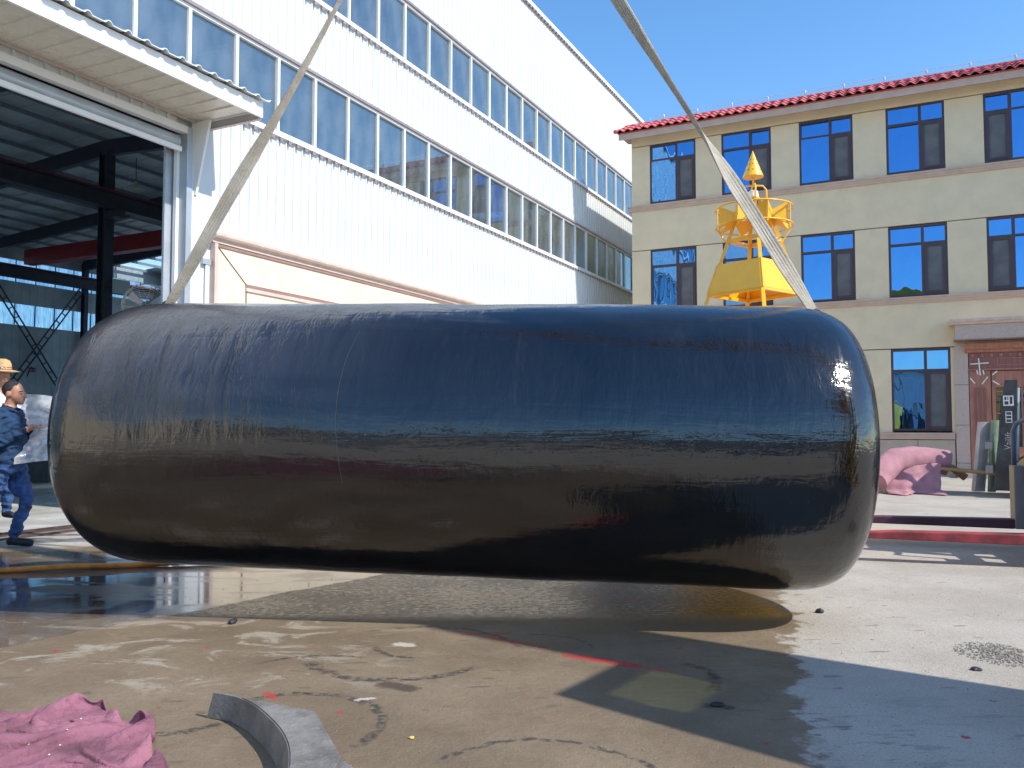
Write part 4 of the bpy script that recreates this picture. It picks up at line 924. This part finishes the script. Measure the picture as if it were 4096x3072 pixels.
def flap(u, v):
    x = -.42 + 1.0 * u - .16 * v * (1 - u) - .22 * v * u; z = (.50 + .06 * u - .12 * (1 - u) ** 2) * (1 - v) ** 1.1 + .015
    y = -.14 - .26 * v - .05 * u + .09 * math.sin(u * 9 + v * 2.5) * v + .04 * noise.noise(Vector((u * 5, v * 4, 1)))
    if v > .82: y -= .16 * (v - .82) / .18 * (1 + .7 * math.sin(u * 8))
    return (x, y, max(.012, z + .03 * noise.noise(Vector((u * 7, v * 6, 5))) * v))
drape('loose_flap', 'felt_far', FRL, flap, 34, 22)

# ------------------------------------------------------------------ foreground: felt heap, curved plate, hose, bits
def heap(u, v):
    y = 2.45 + 1.36 * v; xr = -1.20 - .86 * (y - 3.1) + .05 * noise.noise(Vector((y * 4, 3, 1))) - .06 * max(0, math.sin(y * 14)) ; x = -3.0 + (xr + 3.0) * u
    edge = min(1, (1 - u) * 7, v * 6 + .3, (1 - v) * 8); edge = max(0, edge); edge = edge * edge * (3 - 2 * edge)
    p = Vector((x * 1.9, y * 1.9, 3.3)); wq = Vector((noise.noise(p * .9), noise.noise(p * .9 + Vector((5, 2, 0))), 0)) * .55
    q = p + wq; z = 0
    for (ang, fr, st, am, wd) in ((.7, .85, .4, .2, .2), (2.0, 1.25, .4, .15, .2), (1.2, 2.2, .45, .08, .24), (2.7, 3.0, .5, .055, .28), (.3, 5.5, .6, .02, .4)):
        ca, sa = math.cos(ang), math.sin(ang); k3 = Vector(((q.x * ca + q.y * sa) * fr, (-q.x * sa + q.y * ca) * fr * st, ang * 5))
        z += am * max(0, 1 - abs(noise.noise(k3)) / wd) ** .9
    z = z * .72 + .004 * noise.noise(p * 16)
    z = z * edge + .006
    x2 = x + .11 * noise.noise(p * 1.8 + Vector((0, 0, 4))) * edge; y2 = y + .10 * noise.noise(p * 1.8 + Vector((0, 0, 8))) * edge + .03 * noise.noise(Vector((x * 7, 2, 2)))
    return (x2, y2, max(.008, z))
def crumple(nu, nv, fn, k_len=1.3, steps=140, seed=3):
    """sheet larger than its footprint, relaxed under gravity so that it buckles into folds"""
    P = np.array([[fn(i / nu, j / nv) for i in range(nu + 1)] for j in range(nv + 1)], dtype=float)
    X0 = P.copy(); rr = np.random.default_rng(seed); P[..., 2] += rr.normal(size=P.shape[:2]) * .006
    prs = []
    def pair(dj, di, st, kl):
        J, I = P.shape[:2]
        A = (slice(max(0, -dj), J - max(0, dj)), slice(max(0, -di), I - max(0, di))); B = (slice(max(0, dj), J + min(0, dj)), slice(max(0, di), I + min(0, di)))
        L = np.linalg.norm((X0[A] - X0[B])[..., :2], axis=-1) * kl; prs.append((A, B, L, st))
    for d_, st, kl in (((0, 1), .45, k_len), ((1, 0), .45, k_len), ((1, 1), .25, k_len), ((1, -1), .25, k_len), ((0, 3), .16, k_len * .985), ((3, 0), .16, k_len * .985), ((0, 6), .05, k_len * .95), ((6, 0), .05, k_len * .95)): pair(*d_, st, kl)
    V = np.zeros_like(P)
    for it in range(steps):
        Pp = P.copy(); V[..., 2] -= .0011; P = P + V * .93
        for q in range(6):
            acc = np.zeros_like(P); cnt = np.zeros(P.shape[:2] + (1,))
            for A, B, L, st in prs:
                d = P[B] - P[A]; n_ = np.linalg.norm(d, axis=-1, keepdims=True) + 1e-9; c_ = d * ((n_ - L[..., None]) / n_) * .5 * st
                acc[A] += c_; acc[B] -= c_; cnt[A] += st; cnt[B] += st
            P += acc * 1.25
        gnd = P[..., 2] < .008; P[..., 2] = np.maximum(P[..., 2], .008)
        P[gnd, 0] = Pp[gnd, 0] * .8 + P[gnd, 0] * .2; P[gnd, 1] = Pp[gnd, 1] * .8 + P[gnd, 1] * .2
        for sl_ in (np.s_[0, :], np.s_[-1, :], np.s_[:, 0], np.s_[:, -1]): P[sl_][..., :2] = X0[sl_][..., :2]
        V = P - Pp; sp = np.linalg.norm(V, axis=-1, keepdims=True); V *= np.minimum(1, .02 / (sp + 1e-9))
    return P
def seed_sheet(u, v):
    y = 2.4 + (1.40 + .12 * noise.noise(Vector((u * 5, 2, 7)))) * v; xr = min(-1.2, -1.22 - .84 * (y - 3.1)) + .10 * noise.noise(Vector((y * 3, 3, 1))); x = -3.05 + (xr + 3.05) * u
    q = Vector((x * 1.6, y * 1.6, 1)); q2 = Vector((x * 1.1 + y * 2.2, y * 1.0 - x * 1.4, 4)); return (x, y, .03 + .2 * max(0, noise.noise(q) + .2) + .12 * abs(noise.noise(q2 * 1.5)) + .06 * noise.noise(q * 3.1))
CN = 118; CP_ = crumple(CN, CN, seed_sheet)
hp = drape('felt_heap', 'felt', None, lambda u, v: tuple(float(c_) for c_ in CP_[round(v * CN), round(u * CN)]), CN, CN, .007); sd_ = hp.modifiers.new('sub', 'SUBSURF'); sd_.levels = 1; sd_.render_levels = 1
def heap(u, v): return tuple(float(c_) for c_ in CP_[round(v * CN), round(u * CN)])
tag(hp, 'crumpled heap of paint-flecked pink felt lying in the near left corner', 'felt')
# flecks of paint on the felt
bits = MB()
for i in range(45):
    u, v = random.uniform(.2, .9), random.uniform(.1, .9); p = Vector(heap(u, v)); p.z += .006; s_ = random.uniform(.0015, .006) * (2 if random.random() < .1 else 1)
    bits.ball(p, (s_ * random.uniform(.6, 1.6), s_, .002), 6, 3)
ob = bits.build('paint_flecks', 'letter_white', hp); ob['kind'] = 'stuff'
# curved steel bracket
CP = empty('curved_steel_plate', (0, 0, 0)); tag(CP, 'curved grey steel bracket plate lying on the concrete in the foreground', 'steel plate')
top = [Vector(q) for q in ((-1.30, 3.69), (-1.18, 3.63), (-1.07, 3.52), (-.97, 3.38), (-.88, 3.23), (-.81, 3.07), (-.76, 2.88), (-.74, 2.7))]
def smooth_curve(P, n):
    out = []
    for i in range(len(P) - 1):
        p0, p1, p2, p3 = P[max(i - 1, 0)], P[i], P[i + 1], P[min(i + 2, len(P) - 1)]
        for k_ in range(n):
            t = k_ / n; out.append(.5 * ((2 * p1) + (-p0 + p2) * t + (2 * p0 - 5 * p1 + 4 * p2 - p3) * t * t + (-p0 + 3 * p1 - 3 * p2 + p3) * t ** 3))
    return out + [P[-1]]
tc = smooth_curve(top, 5); HP = .115
vs = []; nT = len(tc)
for i, p in enumerate(tc):
    d = (tc[min(i + 1, nT - 1)] - tc[max(i - 1, 0)]).normalized(); nn = Vector((-d.y, d.x)); q = p - nn * .0 + Vector((-.02, .0)); a = p + nn * .012
    vs += [(p.x, p.y, HP), (a.x, a.y, HP), (q.x - .015, q.y + .02, .004), (q.x - .003, q.y + .03, .004)]
m = MB().add(vs, [(i * 4 + a, i * 4 + b_, i * 4 + 4 + b_, i * 4 + 4 + a) for i in range(nT - 1) for a, b_ in ((0, 1), (1, 3), (3, 2), (2, 0))] + [(0, 2, 3, 1), (nT * 4 - 4, nT * 4 - 3, nT * 4 - 1, nT * 4 - 2)])
m.build('web', 'plate', CP, smooth='auto')
outer = [Vector((-.80, 3.44)), Vector((-.6, 2.98)), Vector((-.60, 2.7))]
poly = [(p.x + .006, p.y) for p in tc[6:]] + [(p.x, p.y) for p in outer[::-1]]
m = MB(); n_ = len(poly); m.ext(poly, 'z', HP - .006, HP + .006); m.build('flange', 'plate', CP, bevel=.002)
m = MB().ext([(-.62, 3.02), (-.5, 2.86), (-.6, 2.7), (-.68, 2.75)], 'z', .02, HP - .01); m.build('foot', 'plate', CP)
# orange hose
hpts = []
for i in range(40):
    t = i / 39; hpts.append((-6.2 + 3.7 * t, 7.02 + .78 * t ** 1.4 + .02 * math.sin(t * 9), .028 + .006 * math.sin(t * 23)))
HS = MB().tube(hpts, .026, 10).build('orange_hose', 'rope_orange', None, smooth=True); tag(HS, 'orange braided hose lying across the puddle at left', 'hose')
# debris
def chip(name, loc, r, mat, lab, cat, seed, flat=.6, grp=None):
    m = MB().ball((0, 0, 0), (r, r * .75, r * flat), 9, 6); m.v = [tuple(Vector(p) * (1 + .55 * noise.noise(Vector(p) / r * .9 + Vector((seed, 0, 0))))) for p in m.v]
    o = m.build(name, mat); o.location = (loc[0], loc[1], r * flat * .7); o.rotation_euler = (0, 0, seed); return tag(o, lab, cat, grp)
chip('rubber_chunk', (-1.8, 5.45), .035, 'rubber_bit', 'small dark blue-black rubber chunk near the puddle edge', 'debris', 1.2)
chip('yellow_leaf', (-.41, 3.47), .016, 'leaf', 'tiny yellow scrap on the brown concrete in the foreground', 'scrap', 2.1, .35)
chip('rubber_chunk', (2.1, 5.75), .03, 'rubber_bit', 'small dark rubber chunk on the dry pale concrete at right', 'debris', 3.4)
chip('rubber_chunk', (2.42, 4.42), .03, 'rubber_bit', 'dark flat chip at the edge of the long shadow at right', 'debris', 5.4, .3)
chip('rubber_chunk', (.94, 3.87), .032, 'rubber_bit', 'crumbled black lump in the shadow at lower right', 'debris', 6.6, .25)
gr = MB()
for i in range(900):
    a = random.uniform(0, 2 * math.pi); q = math.sqrt(random.random()); x_, y_ = 2.72 + .22 * q * math.cos(a) , 4.72 + .26 * q * math.sin(a); s_ = random.uniform(.003, .009) * (1.2 - .6 * q)
    gr.ball((x_, y_, s_ * .5), (s_, s_ * random.uniform(.6, 1), s_ * .8), 5, 3)
go2 = gr.build('cement_crust', 'crust'); go2['kind'] = 'stuff'; go2['label'] = 'rough patch of crumbled cement on the pale concrete at right'; go2['category'] = 'rubble'
gr = MB()
for i in range(1500):
    y_ = 3 + 9 * random.random() ** 1.6; x_ = random.uniform(-.7, .7) * y_; s_ = random.uniform(.0015, .0045)
    gr.ball((x_, y_, s_ * .4), (s_, s_ * .8, s_ * .6), 5, 3)
go3 = gr.build('grit', 'grit'); go3['kind'] = 'stuff'; go3['label'] = 'fine loose grit scattered over the concrete yard'; go3['category'] = 'grit'

# ------------------------------------------------------------------ people
def seg_loft(m, p, q, r0, r1, n=12):
    p, q = Vector(p), Vector(q); d = (q - p); L_ = d.length; d.normalize(); pts = []; rs = []
    for k_ in range(4): a = math.pi / 2 * k_ / 4; pts.append(p - d * r0 * math.cos(a)); rs.append(max(.002, r0 * math.sin(a)))
    for k_ in range(5): pts.append(p + d * L_ * k_ / 4); rs.append(r0 + (r1 - r0) * k_ / 4)
    for k_ in range(1, 5): a = math.pi / 2 * k_ / 4; pts.append(q + d * r1 * math.sin(a)); rs.append(max(.002, r1 * math.cos(a)))
    m.tube(pts, rs, n)
def sd_seg(c_, p, q, r0, r1):
    p, q = Vector(p), Vector(q); d = q - p; t = max(0, min(1, (c_ - p).dot(d) / d.length_squared)); return (c_ - (p + d * t)).length - (r0 + (r1 - r0) * t)
def person(name, loc, rz, prims, mats, vox=.012, smooth=4):
    root = empty(name, loc, rz); m = MB()
    for pr_ in prims:
        if pr_[0] == 'c': seg_loft(m, *pr_[1:5])
        else: m.ball(pr_[1], pr_[2], 18, 12)
    me = m.mesh('tmp', mats[0]); t = bpy.data.objects.new('tmp', me); C.objects.link(t)
    rm = t.modifiers.new('r', 'REMESH'); rm.mode = 'VOXEL'; rm.voxel_size = vox; rm.use_smooth_shade = True
    sm = t.modifiers.new('s', 'SMOOTH'); sm.factor = .5; sm.iterations = smooth
    dg = bpy.context.evaluated_depsgraph_get(); me2 = bpy.data.meshes.new_from_object(t.evaluated_get(dg)); bpy.data.objects.remove(t)
    me2.materials.clear()
    for k_ in mats: me2.materials.append(M[k_])
    cloth = [i for i, k_ in enumerate(mats) if k_ in ('navy', 'navy_dark', 'denim', 'white_cloth')]
    for p in me2.polygons:
        c_ = p.center; best = 9; bi = 0
        for pr_ in prims:
            if pr_[0] == 'c': d = sd_seg(c_, *pr_[1:5]); ix = pr_[5]
            else:
                v_ = c_ - Vector(pr_[1]); rr = Vector(pr_[2]); d = (Vector((v_.x / rr.x, v_.y / rr.y, v_.z / rr.z)).length - 1) * min(rr); ix = pr_[3]
            if d < best: best, bi = d, ix
        p.material_index = bi; p.use_smooth = True
    nrm = [v_.normal.copy() for v_ in me2.vertices]; isc = set()
    for p in me2.polygons:
        if p.material_index in cloth: isc.update(p.vertices)
    for i in isc:
        c_ = me2.vertices[i].co; q = Vector((c_.x * 9, c_.y * 9, c_.z * 15)); w1 = abs(noise.noise(q)); w2 = abs(noise.noise(q * 2.1 + Vector((3, 1, 4))))
        me2.vertices[i].co = c_ + nrm[i] * (.016 - .045 * w1 - .018 * w2)
    link('body', me2, root); return root
# worker: local x forward (to the right of the picture), y away from the camera
mats = ['skin', 'navy', 'denim', 'shoe', 'sole', 'navy_dark']
def hand(c_, d, up, sc=1.):
    c_, d, up = Vector(c_), Vector(d).normalized(), Vector(up).normalized(); s_ = d.cross(up).normalized(); out = [('c', c_ - d * .03, c_ + d * .035, .028 * sc, .032 * sc, 0)]
    for k_, (o_, L_) in enumerate(((-.03, .062), (-.01, .072), (.01, .068), (.03, .052))):
        b_ = c_ + d * .05 + s_ * o_; k1 = b_ + d * L_ * .55 - up * .012; k2 = k1 + d * L_ * .35 - up * .035
        out += [('c', b_, k1, .0105, .0095, 0), ('c', k1, k2, .0095, .0085, 0)]
    b_ = c_ - s_ * .03; k1 = b_ + d * .045 - s_ * .03 - up * .01; out += [('c', b_, k1, .0125, .011, 0), ('c', k1, k1 + d * .035 - up * .015, .011, .0095, 0)]
    return out
prims = [
 ('e', (-.005, 0, 1.635), (.098, .078, .105), 0), ('e', (.03, 0, 1.585), (.075, .066, .075), 0), ('c', (.055, 0, 1.545), (.02, 0, 1.545), .045, .05, 0),
 ('c', (.098, 0, 1.60), (.122, 0, 1.572), .012, .017, 0), ('c', (.085, -.035, 1.622), (.085, .035, 1.622), .018, .018, 0), ('c', (.096, -.018, 1.543), (.096, .018, 1.543), .014, .014, 0), ('e', (.078, 0, 1.512), (.03, .028, .024), 0),
 ('e', (-.018, -.082, 1.598), (.024, .012, .036), 0), ('e', (-.018, .082, 1.598), (.024, .012, .036), 0),
 ('c', (-.02, 0, 1.56), (-.045, 0, 1.42), .056, .064, 0),
 ('c', (-.06, -.15, 1.385), (-.06, .15, 1.385), .075, .075, 1), ('e', (-.045, 0, 1.26), (.14, .2, .18), 1), ('e', (-.03, 0, 1.1), (.145, .19, .21), 1), ('e', (-.01, 0, .95), (.155, .19, .12), 1),
 ('c', (-.05, 0, 1.44), (-.045, 0, 1.40), .075, .085, 1), ('e', (.055, .0, 1.33), (.03, .035, .07), 5),
 ('c', (-.07, -.19, 1.37), (-.035, -.235, 1.08), .068, .052, 1), ('c', (-.035, -.235, 1.08), (.17, -.14, 1.21), .052, .04, 1), ('c', (.15, -.147, 1.2), (.19, -.133, 1.225), .041, .041, 5),
 ('c', (-.07, .19, 1.37), (.0, .23, 1.1), .068, .052, 1), ('c', (.0, .23, 1.1), (.19, .12, 1.24), .052, .04, 1),
 ('e', (-.02, 0, .85), (.13, .165, .1), 2),
 ('c', (-.0, .08, .84), (.115, .08, .49), .095, .068, 2), ('c', (.115, .08, .49), (-.015, .1, .13), .066, .05, 2), ('c', (.01, .08, .66), (.06, .08, .6), .09, .085, 2),
 ('c', (-.06, -.08, .84), (-.16, -.1, .46), .095, .07, 2), ('c', (-.16, -.1, .46), (-.42, -.12, .14), .066, .05, 2),
 ('c', (-.02, .1, .075), (-.05, .1, .06), .05, .045, 3), ('c', (.0, .1, .06), (.16, .09, .04), .045, .034, 3), ('c', (-.06, .1, .02), (.17, .09, .016), .02, .016, 4), ('e', (.1, .095, .055), (.1, .042, .04), 3),
 ('c', (-.43, -.12, .075), (-.46, -.12, .06), .05, .045, 3), ('c', (-.42, -.12, .06), (-.27, -.13, .04), .045, .034, 3), ('c', (-.47, -.12, .02), (-.26, -.13, .016), .02, .016, 4)]
prims += hand((.235, -.12, 1.245), (.8, .15, .35), (-.3, -.2, .9)) + hand((.25, .1, 1.27), (.8, -.1, .3), (-.3, .2, .9))
MAN = person('person', (-5.215, 8.72, 0), 0, prims, mats, .011, 3); tag(MAN, 'person in navy sweater and jeans holding clear plastic sheet, facing the tank', 'person')
MAN.scale = (1.0, 1.0, 1.0)
m = MB().ball((-.022, 0, 1.652), (.098, .084, .098), 20, 14)
vs = []
for p in m.v:
    p = Vector(p)
    if p.x > .07: p.x = .07 + (p.x - .07) * .5
    if p.x > .012 and p.z < 1.663: p.z = 1.663 + (p.z - 1.663) * .1
    if p.z < 1.56: p.z = 1.56
    p += (p - Vector((-.02, 0, 1.65))).normalized() * .007 * noise.noise(p * 22)
    vs.append(tuple(p))
m.v = vs; m.build('hair', 'hair', MAN, smooth=True)
MB().tube([(.035, -.055, 1.43), (.055, 0, 1.405), (.035, .055, 1.43)], .014, 8).tube([(.035, -.055, 1.43), (-.05, -.085, 1.455), (-.115, 0, 1.475), (-.05, .085, 1.455), (.035, .055, 1.43)], .017, 8).build('collar', 'navy', MAN, smooth=True)
for s_ in (-1, 1): MB().ball((.092, s_ * .03, 1.604), (.008, .013, .006), 8, 6).build('eye', 'rubber_bit', MAN); MB().bar((.098, s_ * .016, 1.632), (.09, s_ * .052, 1.63), .01, .008).build('eyebrow', 'hair', MAN)
MB().bar((.109, -.022, 1.5425), (.109, .022, 1.5425), .006, .004).build('mouth', 'rail', MAN)
# man in straw hat behind
mats2 = ['skin', 'white_cloth', 'denim', 'shoe']
pr2 = [('e', (0, 0, 1.68), (.095, .078, .115), 0), ('e', (.025, 0, 1.62), (.075, .064, .07), 0), ('c', (.092, 0, 1.655), (.112, 0, 1.63), .012, .017, 0), ('c', (.085, -.02, 1.6), (.085, .02, 1.6), .015, .015, 0), ('e', (-.01, -.08, 1.655), (.024, .012, .034), 0), ('e', (-.01, .08, 1.655), (.024, .012, .034), 0), ('c', (.078, -.035, 1.69), (.078, .035, 1.69), .018, .018, 0),
 ('c', (-.02, 0, 1.6), (-.03, 0, 1.48), .055, .065, 0), ('c', (-.03, -.16, 1.42), (-.03, .16, 1.42), .075, .075, 1), ('e', (-.03, 0, 1.28), (.125, .19, .19), 1), ('e', (-.02, 0, 1.08), (.12, .17, .2), 1), ('e', (-.02, 0, .92), (.13, .17, .12), 2),
 ('c', (-.03, -.21, 1.42), (-.02, -.26, 1.12), .065, .05, 1), ('c', (-.02, -.26, 1.12), (.12, -.22, .92), .048, .035, 0), ('c', (-.03, .21, 1.42), (-.02, .26, 1.12), .065, .05, 1), ('c', (-.02, .26, 1.12), (.12, .22, .92), .048, .035, 0),
 ('c', (0, -.09, .88), (.02, -.1, .48), .095, .068, 2), ('c', (.02, -.1, .48), (-.02, -.1, .1), .066, .05, 2), ('c', (0, .09, .88), (.02, .1, .48), .095, .068, 2), ('c', (.02, .1, .48), (-.02, .1, .1), .066, .05, 2),
 ('c', (-.04, -.1, .05), (.13, -.11, .04), .048, .036, 3), ('c', (-.04, .1, .05), (.13, .11, .04), .048, .036, 3)]
pr2 += hand((.14, -.21, .87), (.4, .1, -.8), (.8, 0, .4)) + hand((.14, .21, .87), (.4, -.1, -.8), (.8, 0, .4))
MN2 = person('person', (-5.98, 9.75, .19), R(-38), pr2, mats2, .012, 3); tag(MN2, 'person in a straw hat standing just behind the other worker', 'person')
SH = empty('straw_hat', (-5.98, 9.75, .19), R(-38)); tag(SH, 'straw sun hat with a dark lettered band on the man behind', 'hat')
m = MB().lathe([(.195, 1.704), (.203, 1.709), (.165, 1.72), (.112, 1.735), (.108, 1.75), (.104, 1.80), (.085, 1.845), (.04, 1.865), (.002, 1.867)], 32); m.v = [(x, y * .9, z - .10 * (x / .235) ** 2 * (1 if abs(x) > .1 else 0) * .0 + .018 * (abs(y) / .23) ** 2) for x, y, z in m.v]
m.build('crown_and_brim', 'straw', SH, smooth='auto')
m = MB().lathe([(.1145, 1.737), (.111, 1.765)], 32, cap=False); m.v = [(x, y * .9, z) for x, y, z in m.v]; m.build('band', 'letter_red', SH)
text_mesh('band_lettering', 'Marlboro', .03, 'letter_white', SH, (.1175, 0, 1.75), (R(90), 0, R(90)), .001)
# plastic film held by the worker
def film(u, v):
    x = -5.02 + 1.55 * u; z0 = .88 + .04 * math.sin(u * 6); z1 = 1.36 - .10 * u + .05 * math.sin(u * 9) ; z = z0 + (z1 - z0) * (1 - v) ** .9
    y = 8.62 + .25 * u + .05 * math.sin(u * 15 + v * 5) + .09 * noise.noise(Vector((u * 12, v * 5, 0))) + .05 * abs(noise.noise(Vector((u * 26, v * 9, 2)))) + .1 * math.sin(v * 3) - .08 * v
    return (x - .05 * v * (1 - u) , y, z)
FL = drape('plastic_sheet', 'film', None, film, 60, 36, .0); FL.modifiers.clear(); tag(FL, 'bunched clear plastic sheet stretched from the worker to the tank end', 'plastic sheet')
def film2(u, v):
    x = -5.35 + 1.7 * u; z = 1.62 - .30 * u - .42 * v * (1 - .4 * u) + .03 * math.sin(u * 8); y = 9.05 + .1 * u + .05 * math.sin(u * 11 + v * 7) + .05 * noise.noise(Vector((u * 8, v * 6, 3)))
    return (x, y, z)
f2 = drape('rear_fold', 'film', FL, film2, 40, 24, .0); f2.modifiers.clear()

# ------------------------------------------------------------------ workshop behind the viewpoint (seen in reflections)
WK = empty('workshop', (0, -26, 0)); tag(WK, 'low blue-white corrugated workshop across the yard, seen only in reflections', 'building')
me = rib_mesh('workshop_panel', 60, 5.2); link('wall', me, WK, loc=(30, 0, 0), rot=(0, 0, math.pi)); MB().box(-30.4, 30.4, -10, .5, 5.2, 5.45).build('roof', 'flashing', WK)
MB().box(-30, 30, -9, -.1, 0, 5.2).build('body', 'liner', WK)
for x_ in range(-27, 28, 5): w_ = MB().box(x_ - .8, x_ + .8, .03, .08, 1.4, 3).build('window', 'win_frame', WK); MB().box(x_ - .7, x_ + .7, .081, .09, 1.5, 2.9).build('pane', 'glass_wh', w_)
